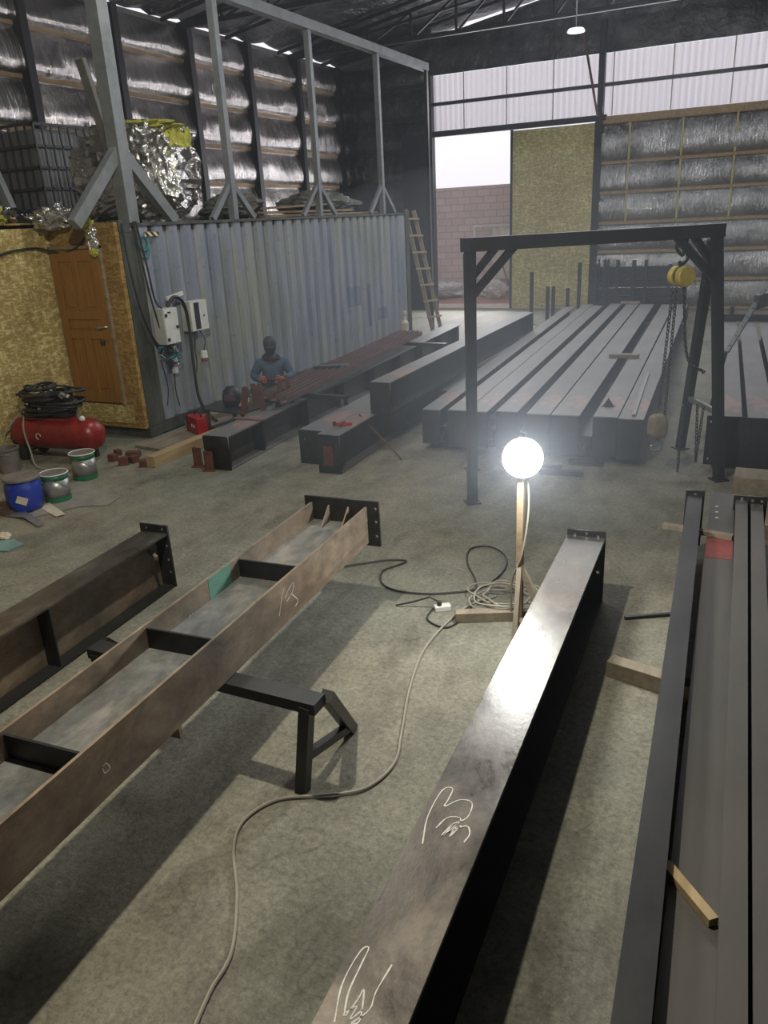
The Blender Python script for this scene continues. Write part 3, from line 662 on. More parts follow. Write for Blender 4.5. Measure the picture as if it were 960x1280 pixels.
# C: upright beam at the edge of the picture
C_ = ibeam('steel_beam', 'short deep beam with bolted end plate at the edge of the photo', (-3.66, .9), (-3.925, 4.02), .225, .43, body='steel_dark', top='steel_raw', webm='steel_rusty', stm='steel_dark',
           plates=(0, 1), pw=.24, ph=.49, platem='steel_dark', holes=[(-.07, .46), (.07, .46), (.09, .33), (.09, .22), (.09, .12)], stiff=(1.95,))
MB().bar((.11, 2.98, .30), (.02, 3.02, .33), .025, .03).build('clip', 'steel_rusty', C_)

# trestle under B
t = thing('trestle', 'black square tube trestle carrying the open rusty beam', 'trestle', (0, 0, 0))
MB().bar((-1.63, 2.50, .490), (-2.98, 2.50, .490), .10, .055).build('top_bar', 'steel_dark', t)
for s, x in ((1, -1.68), (-1, -2.93)):
    MB().bar((x, 2.47, .49), (x-.07*s, 2.47, 0), .055, .055, (1, 0, 0)).build('leg', 'steel_dark', t)
    MB().bar((x+.05*s, 2.56, .50), (x-.08*s, 2.98, 0.0), .055, .055, (1, 0, 0)).build('leg', 'steel_dark', t)
    MB().bar((x-.04*s, 2.48, .20), (x-.06*s, 2.93, .06), .04, .04, (1, 0, 0)).build('tie_bar', 'steel_dark', t)

# work lamp
t = thing('work_lamp', 'glaring round work lamp on a wooden stand with braced foot', 'lamp', (-1.27, 4.38, 0))
MB().box(-.02, .02, -.018, .018, .0, 1.05).build('pole', 'rubble_wood', t)
MB().bar((.0, .0, .42), (.19, -.02, .03), .04, .03, (0, 1, 0)).build('brace', 'wood_grey', t)
MB().bar((.0, .0, .42), (.03, -.19, .03), .04, .03, (1, 0, 0)).build('brace', 'wood_grey', t)
MB().bar((-.40, -.11, .035), (.06, .10, .035), .07, .07).build('foot_beam', 'wood_grey', t, bev=.004)
MB().bar((.0, -.02, .03), (.20, -.22, .03), .045, .05).build('foot_beam', 'wood_grey', t)
hd = MB().lathe([(.02, -.0), (.06, .01), (.115, .05), (.125, .06)], 24).build('lamp_head', 'steel_dark', t); 
dirn = (Vector((0, 0, H))-Vector((-1.27, 4.38, 1.17))); dirn.normalize()
rot = Vector((0, 0, 1)).rotation_difference(Vector((.30, -.93, .22)).normalized())
hd.rotation_mode = 'QUATERNION'; hd.rotation_quaternion = rot; hd.location = (0, .02, 1.12)
gl = MB().lathe([(.001, .115), (.05, .11), (.09, .095), (.118, .062), (.10, .055)], 24).build('lamp_glass', 'lamp_glow', hd, smooth=True)
MB().bar((0, 0, 1.0), (0, .05, 1.12), .03, .03).build('bracket', 'steel_dark', t)
MB().tube(spline([(.03, .02, 1.08), (.05, .0, .8), (.02, -.03, .5), (-.05, .0, .3), (-.06, .02, .03)]), .006, 6).build('lamp_cord', 'grey_cable', t)

# cables on the floor
def gc(pts, z=.012): return spline([(*G(x, y, z)[:2], z) for x, y in pts], 8)
tag(MB().tube(gc([(236, 1300), (262, 1240), (289, 1190), (296, 1120), (292, 1060), (305, 1025), (345, 1000), (400, 994), (455, 986), (492, 955), (502, 915), (512, 860), (530, 812), (562, 775), (590, 755), (620, 745)]), .0075, 6).build('extension_cable', 'grey_cable'), 'long beige extension cable winding over the floor from the lamp', 'cable')
random.seed(5); pts = []
cc = G(618, 752); 
for k in range(64):
    a = k*2*PI/12; rr = .20+.05*math.sin(k*.7)+random.uniform(-.03, .03)
    pts.append((cc.x+.1+rr*1.15*math.cos(a), cc.y+rr*.9*math.sin(a), .012+.0016*k*.8+random.uniform(0, .01)))
tag(MB().tube(spline(pts, 5), .0065, 6).build('cable_coil', 'grey_cable'), 'loose coil of beige cable around the foot of the lamp stand', 'cable')
tag(MB().tube(gc([(423, 709), (455, 704), (485, 700), (508, 701), (495, 707), (478, 714), (477, 728), (495, 738), (530, 742), (560, 741), (600, 735), (628, 715), (632, 695), (612, 683), (588, 686), (584, 702), (594, 724), (596, 742)]), .007, 6).build('cable', 'black_cable'), 'black cable looping over the floor between open beam and lamp', 'cable')
tag(MB().tube(gc([(595, 745), (585, 765), (560, 784), (535, 775), (540, 762), (553, 755)], .010), .006, 6).build('cable', 'black_cable'), 'short dark cable loop beside the white socket block', 'cable')
t = thing('socket_block', 'small white socket block lying on the floor among cables', 'socket', (*G(553, 762)[:2], 0), .6)
MB().box(-.055, .055, -.03, .03, 0, .035).build('housing', 'white_paint', t, bev=.004); MB().lathe([(.016, .035), (.016, .065)], 10, (-.02, 0, 0)).build('plug', 'black_rubber', t)
MB().tube([(-.02, 0, .06), (-.08, .03, .09), (-.2, .08, .04), (-.3, .12, .01)], .006, 6).build('plug_cord', 'black_cable', t)

# ------------------------------------------------------------------ right hand side beams
D_ = ibeam('steel_beam', 'dark narrow beam with one bolt hole, parallel to the red marked plate', (-.062, .3), (-.378, 5.82), .10, .40, z=.10, body='steel_dark', top='steel_dark', plates=(0, 1), pw=.13, ph=.43, holes=[(0, .40)])
Gp = ibeam('steel_beam', 'wide flat grey flange beam with a red paint mark', (.058, .3), (-.205, 6.15), .165, .42, z=.0, body='steel_plate', top='steel_plate', webm='steel_black', plates=(0, 0))
for q in ((896, 633), (896, 640), (896, 647)):
    p = Matrix.Rotation(-Gp.rotation_euler[2], 4, 'Z') @ (G(q[0], q[1], .42)-Gp.location); MB().lathe([(.011, .4195), (.011, .4215)], 12, (p.x, p.y, 0)).build('bolt_hole', 'white_paint', Gp)  # white discs painted as light coming through the bolt holes
p = Matrix.Rotation(-Gp.rotation_euler[2], 4, 'Z') @ (G(900, 686, .42)-Gp.location); MB().box(-.08, .078, p.y-.16, p.y+.17, .420, .4215).build('paint_mark', 'red_mark', Gp)
E_ = ibeam('steel_beam', 'narrow grey beam directly right of the plate with the red mark', (.158, .3), (-.066, 5.80), .078, .47, z=.03, body='steel_plate', top='steel_plate', webm='steel_black', plates=(0, 1), pw=.105, ph=.50, holes=[(0, .48)])
F_ = ibeam('steel_beam', 'outermost narrow grey beam with a tilted end plate', (.246, .3), (.034, 5.75), .078, .47, z=.03, body='steel_plate', top='steel_plate', webm='steel_black', plates=(0, 1), pw=.13, ph=.52, holes=[(-.03, .49), (.03, .49)])
tag(MB().box(.31, .42, .3, 5.6, .0, .42).build('box_section', 'steel_black'), 'black box section at the very edge of the beam row', 'steel beam')
tag(MB().bar((*G(829, 656, .44)[:2], .437), (*G(916, 671, .44)[:2], .437), .05, .03).build('packing_bar', 'wood_grey'), 'light packing strip crossing over the red marked plate', 'packing strip')
pA = G(762, 822, .10); pB = G(832, 842, .10)
tag(MB().bar((pA.x, pA.y, .05), (pB.x+.25, pB.y-.07, .05), .09, .10).build('packing_timber', 'wood_grey', bev=.004), 'thick timber packer on the floor beside the chalked beam', 'timber')
pA = G(781, 771, .02); pB = G(846, 766, .02)
tag(MB().bar((pA.x, pA.y, .012), (pB.x, pB.y, .012), .022, .022).build('steel_rod', 'steel_dark'), 'thin dark steel rod lying on the floor between two beams', 'rod')
pA = G(832, 1080, .44); pB = G(892, 1152, .44)
tag(MB().bar((pA.x, pA.y, .437), (pB.x, pB.y, .437), .034, .03).build('timber_stick', 'wood'), 'short wooden stick lying diagonally on the wide grey flange', 'stick')
tag(box('timber_block', -.16, .5, 6.95, 7.25, 0, .30, 'wood_grey'), 'large weathered timber block behind the narrow grey beams', 'timber')
tag(box('timber_block', -.06, .5, 6.35, 6.93, 0, .12, 'wood_grey'), 'lower timber slab in front of the large timber block', 'timber')

# ------------------------------------------------------------------ beams near the container
K_ = ibeam('steel_beam', 'long dark stiffened beam lying nearest to the container', (-5.33, 6.60), (-5.98, 15.5), .32, .38, body='steel_primer', top='steel_primer', stm='steel_black', webm='steel_plate', plates=(1, 0), holes=[], stiff=[.75+1.15*k for k in range(8)])  # lighter web and flanges paint in their lit faces
for i, (px, py) in enumerate(((245, 585), (259, 590))):
    p = G(px, py); t = thing('steel_bracket', ('rusty angle bracket standing left of the long stiffened beam end', 'rusty angle bracket standing in front of the long stiffened beam end')[i], 'bracket', (p.x, p.y+.05, 0), .3)
    MB().box(-.07, .07, -.05, .05, 0, .01).build('base', 'rust', t); MB().box(-.05, .05, -.005, .005, .01, .22).build('upright', 'rust', t); MB().box(-.05, -.04, -.005, .06, .01, .22).build('side_leaf', 'rust', t)
tag(ibeam('steel_beam', 'dark beam with two bolt holes, left of the pair with the red clamp', (-4.42, 7.10), (-4.75, 15.0), .30, .38, body='steel_dark', top='steel_primer', plates=(1, 0), holes=[(-.08, .08), (-.08, .28)]), None, None)
L1b = ibeam('steel_beam', 'dark beam with a rust stained end plate and red clamp on top', (-4.06, 6.85), (-4.42, 15.0), .26, .42, webm='steel_plate', body='steel_primer', top='steel_primer', plates=(1, 0), holes=[(-.08, .08), (.09, .30), (-.06, .37)])  # bottom flange and web coloured lighter as if lit
MB().box(-.06, .05, -.022, -.018, .08, .30).build('rust_stain', 'rust', L1b)
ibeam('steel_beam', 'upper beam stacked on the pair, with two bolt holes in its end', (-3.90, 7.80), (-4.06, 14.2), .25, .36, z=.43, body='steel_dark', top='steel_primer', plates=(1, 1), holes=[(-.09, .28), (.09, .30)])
t = thing('red_clamp', 'small red screw clamp lying on the rust stained beam', 'clamp', (-4.1, 7.2, .42), .3)
MB().bar((-.08, 0, .02), (.12, .03, .02), .03, .03).build('clamp_body', 'red_case', t); MB().bar((.0, -.05, .035), (.03, .06, .035), .025, .03).build('clamp_jaw', 'red_case', t); MB().lathe([(.02, .02), (.02, .05)], 8, (-.07, 0, 0)).build('clamp_screw', 'steel_dark', t)
p0 = G(449, 519, .43); p1 = G(502, 575, .0)
tag(MB().tube([p0+Vector((0, 0, .01)), p1+Vector((0, 0, .01))], .010, 6).build('steel_rod', 'rust'), 'thin rod leaning from the clamp beam down to the floor', 'rod')
# red channels on trestles
chn = ('rust red channel nearest the container in the row of three', 'middle rust red channel of the row of three', 'rust red channel nearest the camera in the row of three')
for k in range(3):
    x0 = -5.54+.19*k; t = thing('steel_channel', chn[k], 'steel channel', (x0, 7.86-.07*k, .50), math.atan2(.60, 5.6), 'rust red channels beside the welder')
    MB().box(-.05, .05, 0, 5.5, .0, .008).build('web', 'rust_primer', t); MB().box(-.05, -.040, 0, 5.5, .008, .075).build('flange', 'rust_primer', t); MB().box(.040, .05, 0, 5.5, .008, .075).build('flange', 'rust_primer', t)
def small_trestle(x, y, rz, lab):
    t = thing('low_trestle', lab, 'trestle', (x, y, 0), rz, 'low trestles under the channels')
    MB().bar((-.55, 0, .47), (.55, 0, .47), .07, .055).build('top_bar', 'steel_dark', t)
    for s in (-1, 1):
        for q in (-1, 1): MB().bar((s*.50, q*.02, .46), (s*.56, q*.16, 0), .04, .04).build('leg', 'steel_dark', t)
small_trestle(-5.15, 8.3, -.05, 'low black trestle under the near end of the rust red channels')
small_trestle(-5.45, 12.4, -.05, 'low black trestle under the far end of the rust red channels')
o = G(458, 465, .58); t = thing('angle_pieces', 'dark and light offcuts lying across the rust red channels', 'offcut', (-5.62, 9.6, .563), .5)
MB().box(-.2, .2, -.05, .05, 0, .03).build('dark_offcut', 'steel_black', t); MB().box(-.1, .32, .06, .10, 0, .03).build('light_offcut', 'steel_grey', t)
# boards along the container foot
tag(box('timber_beam', -6.95, -6.78, 8.0, 15.5, .0, .10, 'wood_grey'), 'long grey board lying along the foot of the container', 'timber')
p0 = G(188, 578, .06); p1 = G(250, 553, .06)
tag(MB().bar((p0.x, p0.y, .065), (p1.x+.0, p1.y+.6, .065), .13, .13).build('timber_beam', 'wood', bev=.004), 'square yellowish timber beam pointing at the red case', 'timber')
tag(MB().bar((-6.7, 7.0, .02), (-6.35, 9.6, .02), .5, .03).build('floor_board', 'wood_grey'), 'wide grey board on the floor by the container corner', 'board')
# brown offcut blocks
for i, (px, py, s, lab) in enumerate(((142, 576, .08, 'leftmost rusty steel cube offcut by the compressor'), (155, 581, .09, 'rusty steel block offcut left of the topmost one'), (168, 578, .08, 'rusty steel block second from the timber beam'), (180, 583, .08, 'rusty steel cube offcut next to the timber beam end'), (148, 569, .07, 'small rusty offcut behind the other blocks'))):
    p = G(px, py); t = MB().box(-s*.6, s*.6, -s*.5, s*.5, 0, s).build('steel_offcut', 'rust', bev=.004); t.location = (p.x, p.y, 0); t.rotation_euler.z = i*.7; tag(t, lab, 'steel offcut', 'rusty offcuts on the floor')
p = G(158, 574); o = MB().box(-.08, .08, -.05, .05, .0, .07).build('steel_offcut', 'rust', bev=.004); o.location = (p.x+.02, p.y+.1, .0); o.rotation_euler.z = .4; tag(o, 'longest rusty offcut at the back of the blocks', 'steel offcut', 'rusty offcuts on the floor')
# red case
p = G(253, 541, .0)
t = thing('power_tool_case', 'red welding inverter case with black side, on the yellowish timber', 'tool case', (G(250, 541, .02).x, G(250, 541, .02).y, .035), -.5)
MB().box(-.17, .17, -.09, .09, 0, .21).build('case_body', 'red_case', t, bev=.012); MB().box(-.19, -.165, -.095, .095, -.005, .215).build('side_cover', 'black_rubber', t, bev=.006)
MB().tube(spline([(-.1, 0, .21), (-.09, 0, .25), (.09, 0, .25), (.1, 0, .21)]), .010, 6).build('handle', 'black_rubber', t)
MB().box(-.02, .0, -.096, -.088, .08, .12).build('letter_mark', 'white_paint', t); MB().box(.05, .07, -.096, -.088, .08, .12).build('letter_mark', 'white_paint', t)
# low work table beside welder
t = thing('work_table', 'low dark steel work table holding the welding helmet', 'table', (-6.05, 8.0, 0), -.08)
MB().box(-.32, .32, -.28, .28, .33, .345).build('table_top', 'steel_dark', t); MB().box(-.3, .3, -.26, .26, .10, .115).build('shelf', 'steel_dark', t)
for sx in (-1, 1):
    for sy in (-1, 1): MB().box(sx*.29-.02, sx*.29+.02, sy*.25-.02, sy*.25+.02, 0, .33).build('leg', 'rust', t)
t = thing('welding_helmet', 'dark welding helmet with purple visor on the low table', 'welding helmet', (-6.17, 8.06, .345), .4)
sh = MB().lathe([(.10, 0), (.115, .03), (.12, .12), (.10, .2), (.05, .245), (.002, .25)], 20).build('shell', 'steel_black', t, smooth=True); MB().box(-.07, .07, -.125, -.10, .08, .16).build('visor', 'purple', sh, bev=.005)
t = thing('welding_glove', 'orange leather welding glove beside the helmet', 'glove', (-5.95, 8.03, .347), .2)
crumple((0, 0, .05), (.06, .05, .055), 0, 51, .3, 3).build('palm', 'orange_leather', t)
for k in range(4): MB().tube([(-.03+.02*k, -.03, .05), (-.035+.022*k, -.085, .04), (-.035+.024*k, -.10, .02)], .011, 6).build('finger', 'orange_leather', t)
t = thing('drinks_can', 'small shiny metal cup standing on the low table', 'cup', (-5.98, 8.24, .345))
MB().lathe([(.03, 0), (.033, .01), (.033, .10), (.028, .11), (.026, .11)], 14).build('cup_body', 'tin', t)
# rusty square tube offcuts standing by the welder
for i, (x, y, h_, lean, lab) in enumerate(((-5.62, 7.55, .62, .1, 'rusty tube post standing closest to the red case'), (-5.50, 7.78, .60, -.05, 'rusty tube post second from the red case'), (-5.42, 7.98, .64, .12, 'rusty tube post third from the red case'), (-5.36, 8.22, .66, -.1, 'rusty tube post nearest to the welder'), (-5.70, 7.9, .55, .0, 'rusty tube post behind the others on the beam'))):
    t = thing('tube_offcut', lab, 'steel offcut', (x, y, .385), .2*i, 'rusty tube offcuts beside the welder')
    w_ = .055; MB().bar((0, 0, 0), (lean*.5, 0, h_*.52), w_, w_, (0, 1, 0)).build('tube', 'rust', t)
    MB().bar((lean*.5, 0, h_*.52), (lean*.5, 0, h_*.52+.006), w_*.7, w_*.7, (0, 1, 0)).build('open_end', 'steel_black', t)
tag(MB().box(-5.62, -5.2, 7.3, 7.36, .382, .395).build('flat_bar', 'rust_primer'), 'small red brown flat bar lying on the stiffened beam', 'flat bar')
t = thing('pump_bottle', 'small yellowish pump bottle at the far end of the channels', 'bottle', (-6.36, 13.9, .0))
MB().box(-.2, .2, -.2, .2, 0, .45).build('stand', 'steel_dark', t); MB().lathe([(.07, .45), (.08, .47), (.08, .62), (.04, .68), (.035, .76), (.05, .78), (.045, .84)], 12).build('bottle', 'paper', t)

# ------------------------------------------------------------------ stack of beams
random.seed(11)
offs = [(0, .245, .50), (.26, .50, .50), (.64, .93, .50), (.945, 1.19, .50), (1.30, 1.53, .50), (1.63, 1.86, .49), (1.87, 2.08, .49), (2.19, 2.40, .47)]
names = ['rightmost beam of the big stack, nearest to the hanging chains', 'second beam of the big stack from the chains, pinkish rust marks', 'third beam of the big stack, left of the widest gap', 'fourth beam of the big stack, tight against the third', 'fifth beam of the big stack counted from the chains', 'sixth beam of the big stack counted from the chains', 'seventh beam of the big stack counted from the chains', 'eighth beam of the big stack, before the lower ones']
for i, (a, b_, z) in enumerate(offs):
    w_ = b_-a; xc = -1.06-(a+b_)/2; y0 = 7.95+random.uniform(-.03, .03); L_ = 10.1+random.uniform(-.25, .25)
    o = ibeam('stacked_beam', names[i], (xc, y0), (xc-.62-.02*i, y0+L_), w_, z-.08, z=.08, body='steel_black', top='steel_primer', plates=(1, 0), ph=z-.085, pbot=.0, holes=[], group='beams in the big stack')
for a, b_, lab in ((.515, .625, 'low dark beam sunk in the gap left of the second stack beam'), (1.205, 1.285, 'low dark beam sunk in the gap left of the fourth stack beam'), (1.54, 1.62, 'low dark beam sunk in the gap left of the fifth stack beam'), (2.095, 2.18, 'low dark beam sunk in the gap left of the seventh stack beam')):

    xc = -1.06-(a+b_)/2; ibeam('stacked_beam', lab, (xc, 7.99), (xc-.66, 17.9), b_-a, .20, z=.08, body='steel_black', plates=(0, 0), holes=[], group='beams in the big stack')  # dark fillers put in so gaps and stack front read as shaded
for i in range(5):
    xc = -3.02-.27*i; y0 = 8.25+.32*i
    ibeam('stacked_beam', ['first lower beam beside the big stack', 'second lower beam beside the big stack', 'third lower beam beside the big stack', 'fourth lower beam beside the big stack', 'last lower beam, next to the stacked pair'][i], (xc+.35, y0), (xc-.28, y0+8.6-.6*i), .24, .30, z=.04, body='steel_black', top='steel_primer', plates=(1, 0), holes=[], group='lower beams beside the big stack')
for y_ in (8.6, 12.5, 16.5):
    tag(box('bearer', -3.5-(y_-8)*.06, -1.1-(y_-8)*.06, y_-.05, y_+.05, .0, .04 if 0 else .038, 'wood_grey'), {8.6: 'timber bearer under the near end of the stack', 12.5: 'timber bearer under the middle of the stack', 16.5: 'timber bearer under the far end of the stack'}[y_], 'timber')
for i, x_ in enumerate((-1.2, -1.9, -2.6)):
    tag(box('bearer_block', x_-.06, x_+.06, 8.1, 9.0, .0395, .079, 'wood_grey'), ['timber block under the first stack beam', 'timber block under the fifth stack beam', 'timber block under the eighth stack beam'][i], 'timber')
p0 = G(792, 520, .505); p1 = G(810, 467, .505)
tag(MB().bar((p0.x, p0.y, .512), (p1.x, p1.y, .512), .035, .02).build('flat_bar', 'steel_grey'), 'pale flat bar lying on the rightmost beam of the stack', 'flat bar')
p = G(760, 508, .5); t = thing('lifting_lug', 'small dark lug on the second beam of the stack', 'lug', (p.x, p.y, .5)); MB().extr([(-.06, 0), (.06, 0), (0, .09)], (0, 0, 0), (1, 0, 0), (0, 0, 1), (0, .02, 0)).build('fin', 'steel_black', t); MB().box(-.07, .07, -.03, .05, 0, .008).build('base', 'steel_black', t)
for i, (px, py) in enumerate(((788, 380), (780, 447))):
    p = G(px, py, .5); t = MB().box(-.2, .2, -.06, .06, .0, .05).build('wood_spacer', 'wood_grey'); t.location = (p.x, p.y, .502); tag(t, ['pale wood spacer across the far end of the stack', 'pale wood spacer bridging the widest stack gap'][i], 'spacer')
# floor pieces before the stack
for i, (px, py, l, w_) in enumerate(((735, 578, .35, .06), (705, 590, .42, .07), (690, 584, .25, .05))):
    p = G(px, py); t = MB().box(-l/2, l/2, -w_/2, w_/2, 0, .05).build('steel_offcut', 'steel_dark'); t.location = (p.x, p.y-.1, 0); t.rotation_euler.z = .1*i
    tag(t, ['dark bar offcut on the floor before the stack, nearest the chains', 'longest dark bar offcut on the floor before the stack', 'shortest dark bar offcut on the floor behind the lamp'][i], 'steel offcut')
# rack behind the stack
t = thing('bar_rack', 'dark rack of long bars with upright stakes behind the stack', 'rack', (-3.0, 19.3, 0))
for k, z in enumerate((.55, .72, .90, 1.06, 1.2)):
    MB().box(-.95, 1.15, -.2+.03*k, .12, z-.14, z).build('bar_layer', 'steel_dark' if k % 2 else 'steel_black', t)
for x in (-.74, -.6, -.53): MB().box(x-.02, x+.02, -.34, -.30, 0, 1.4).build('stake', 'steel_black', t)
MB().box(-1.0, 1.2, -.3, .3, 0, .4).build('rack_base', 'steel_black', t)
stk = [(665, 340, 1.17), (685, 358, .85), (692, 358, .85), (710, 360, .81), (725, 328, 1.36), (745, 330, 1.32), (757, 325, 1.40), (773, 325, 1.39), (793, 325, 1.39), (808, 325, 1.38), (838, 330, 1.30)]
stl = ['tall upright stake furthest from the chains', 'first stake of the close short pair', 'second stake of the close short pair', 'lone short stake between the pair and a tall one', 'tall stake just before the black door post', 'tall stake directly right of the black door post', 'second tall stake right of the door post', 'third tall stake right of the door post', 'fourth tall stake right of the door post', 'fifth tall stake right of the door post', 'last tall stake, beside the yellow hoist']
for (px, py, z), lb in zip(stk, stl):
    p = at(px, py, 1, 18.6); o = MB().box(-.035, .035, -.035, .035, 0, p.z).build('upright_stake', 'steel_black'); o.location = (p.x, 18.6, 0); tag(o, lb, 'stake', 'upright stakes behind the stack')

# ------------------------------------------------------------------ second stack right of the gantry
lb2 = ['wide beam with bolted end plate right of the gantry post', 'second beam of the right stack, beside the bolted one', 'third beam of the right stack, at the photo edge', 'outermost beam of the right stack']
for i, (x0, w_) in enumerate(((-.30, .26), (.0, .24), (.30, .24), (.58, .24))):
    ibeam('stacked_beam', lb2[i], (x0, 8.18), (x0-.48, 16.3), w_, .47, z=.03, body='steel_black', top='steel_primer', plates=(1, 0), pw=w_+(.12 if i == 0 else .02), ph=.50, holes=[(-.15, .06), (-.15, .44)] if i == 0 else [], group='beams right of the gantry')
t = thing('end_rail', 'black rail lying across the far end of the right stack', 'rail', (-.6, 15.4, .505)); MB().box(-.3, 1.2, -.05, .05, .0, .12).build('rail_bar', 'steel_black', t); MB().box(-.12, -.05, -.05, .05, .12, .25).build('rail_post', 'steel_black', t)
p0 = at(908, 440, 1, 8.5); p1 = at(955, 363, 1, 9.3)
t = thing('perforated_strut', 'light perforated metal strut leaning over the right stack', 'strut', (0, 0, 0))
MB().bar(p0, p1, .05, .02).build('strut_bar', 'steel_grey', t); 
for k in range(6): q = p0.lerp(p1, .1+.15*k); MB().bar(q+Vector((0, -.012, .0)), q+Vector((0, -.016, .0)), .018, .018).build('slot', 'steel_black', t)
MB().bar(p0.lerp(p1, .8), p1+Vector((.05, .2, -.1)), .06, .14).build('gusset_plate', 'steel_grey', t); MB().bar(p0, (p0.x-.1, p0.y, .5), .03, .03).build('strut_leg', 'steel_dark', t)

# ------------------------------------------------------------------ gantry
gt = thing('gantry_frame', 'black steel gantry frame standing across the stack behind the lamp', 'gantry', (-2.33, 6.45, 0), math.atan2(1.32, 1.80))
GL = math.hypot(1.80, 1.32)
MB().box(-.04, .04, -.04, .04, 0, 2.22).build('post', 'steel_black', gt); MB().bar((GL+.177, -.13, 0), (GL, 0, 2.22), .078, .078, (0, 1, 0)).build('post', 'steel_black', gt)
MB().box(-.07, GL+.05, -.05, .05, 2.21, 2.32).build('top_beam', 'steel_black', gt)
for s, x, fx, fy in ((1, 0, .28, .96), (-1, GL, .404, .956)):
    bx = x if s > 0 else x+.03
    MB().bar((bx+s*.02, 0, 1.86), (x+s*.38, 0, 2.23), .06, .06, (0, 1, 0)).build('knee_brace', 'steel_black', gt)
    MB().bar((x, .05, 2.18), (x+fx, fy, 0.0), .085, .07, (1, 0, 0)).build('rear_leg', 'steel_black', gt)
    MB().bar((x+fx*.12, fy*.12, 1.98), (x+s*.22, .0, 2.23), .055, .055, (0, 1, 0)).build('rear_brace', 'steel_black', gt)
    if s < 0: MB().bar((x+.13, -.09, .65), (x+fx*.72, fy*.72, .62), .04, .05, (0, 0, 1)).build('side_tie', 'steel_grey', gt)
    for (ax_, ay_) in ((x+(.177 if s < 0 else 0), -.13 if s < 0 else 0), (x+fx, fy)): MB().box(ax_-.07, ax_+.07, ay_-.07, ay_+.07, 0, .012).build('foot_plate', 'steel_black', gt)
gm = Matrix.Translation(gt.location) @ Matrix.Rotation(gt.rotation_euler[2], 4, 'Z')
# hoist hangs from the beam
hp = gm @ Vector((GL-.31, 0, 0)); 
t = thing('chain_hoist', 'yellow chain hoist hanging from the gantry beam', 'hoist', (hp.x, hp.y, 1.90), .75)
MB().tube(spline([(-.0, 0, .32), (-.07, 0, .26), (-.04, 0, .20), (.0, 0, .17)]), .014, 6).build('sling', 'black_cable', t); MB().tube([(.06, 0, .40), (.03, 0, .28), (.0, 0, .17)], .014, 6).build('sling', 'black_cable', t)
MB().tube(spline([(.0, 0, .21), (.045, 0, .19), (.05, 0, .14), (.0, 0, .10), (-.03, 0, .12), (.0, 0, .06)]), .016, 8).build('hook', 'steel_black', t)
def disc(x0, x1, r): return MB().lathe([(r*.2, x0), (r*.9, x0), (r, x0+.01), (r, x1-.01), (r*.9, x1), (r*.2, x1)], 24)
for a, b_, r, mtn, nm in ((-.09, -.03, .085, 'yellow_paint', 'wheel_cover'), (-.03, .02, .07, 'steel_black', 'chain_wheel'), (.02, .09, .09, 'yellow_paint', 'drum_cover')):
    o = disc(a, b_, r).build(nm, mtn, t, smooth=False); o.rotation_euler = (PI/2, 0, 0); o.location = (0, 0, 0)
def chain(p0, p1, name, lab, sagp=None, link=.045):
    p0 = Vector(p0); p1 = Vector(p1); pts = spline([p0, sagp, p1], 24) if sagp else [p0.lerp(p1, k/60) for k in range(61)]
    L_ = sum((pts[k+1]-pts[k]).length for k in range(len(pts)-1)); n = int(L_/(link*.72)); mb = MB()
    acc = 0; idx = 0; out = []
    for k in range(n+1):
        target = L_*k/n
        while idx < len(pts)-2 and acc+(pts[idx+1]-pts[idx]).length < target: acc += (pts[idx+1]-pts[idx]).length; idx += 1
        seg = (pts[idx+1]-pts[idx]); out.append(pts[idx]+seg.normalized()*(target-acc))
    for k in range(len(out)-1):
        c = (out[k]+out[k+1])/2; d_ = (out[k+1]-out[k]).normalized(); x_ = d_.orthogonal().normalized(); y_ = d_.cross(x_)
        w_ = x_ if k % 2 else y_
        ring = [c+d_*math.cos(a)*link*.5+w_*math.sin(a)*link*.28 for a in [2*PI*j/8 for j in range(9)]]
        mb.tube(ring, .0065, 4)
    return tag(mb.build(name, 'steel_dark'), lab, 'chain', 'hoist chains')
chain((hp.x-.06, hp.y-.02, 1.80), (hp.x-.10, hp.y-.02, .70), 'hoist_chain', 'load chain hanging straight down from the yellow hoist, outer one')
chain((hp.x-.03, hp.y+.02, 1.80), (hp.x-.05, hp.y+.02, .55), 'hoist_chain', 'load chain hanging straight down from the yellow hoist, inner one')
e = gm @ Vector((GL+.20, .35, .0))
chain((hp.x+.03, hp.y, 1.80), (e.x+.02, e.y, .95), 'hoist_chain', 'hand chain sweeping from the hoist to the rear gantry leg', Vector(((hp.x+e.x)/2-.02, (hp.y+e.y)/2, 1.15)))
chain((e.x+.0, e.y-.2, .68), (e.x+.03, e.y-.2, .12), 'hoist_chain', 'chain bight hanging from the side tie, nearest the post')
chain((e.x+.06, e.y-.25, .68), (e.x+.03, e.y-.2, .10), 'hoist_chain', 'twin chain bight hanging next to the post')
chain((e.x-.12, e.y-.3, .68), (e.x-.12, e.y-.3, .02), 'hoist_chain', 'single chain reaching the floor beside the stack')
t = thing('hoist_block', 'dusty hoist block with steel hook hanging low beside the stack', 'hoist block', (hp.x-.10, hp.y-.02, .42), .6)
crumple((0, 0, .12), (.09, .07, .12), 1, 61, .1, 3).build('block_body', 'wood_grey', t); MB().tube(spline([(0, 0, 0), (.05, 0, -.05), (.03, 0, -.11), (-.03, 0, -.11), (-.05, 0, -.06)]), .014, 8).build('hook', 'steel_grey', t)

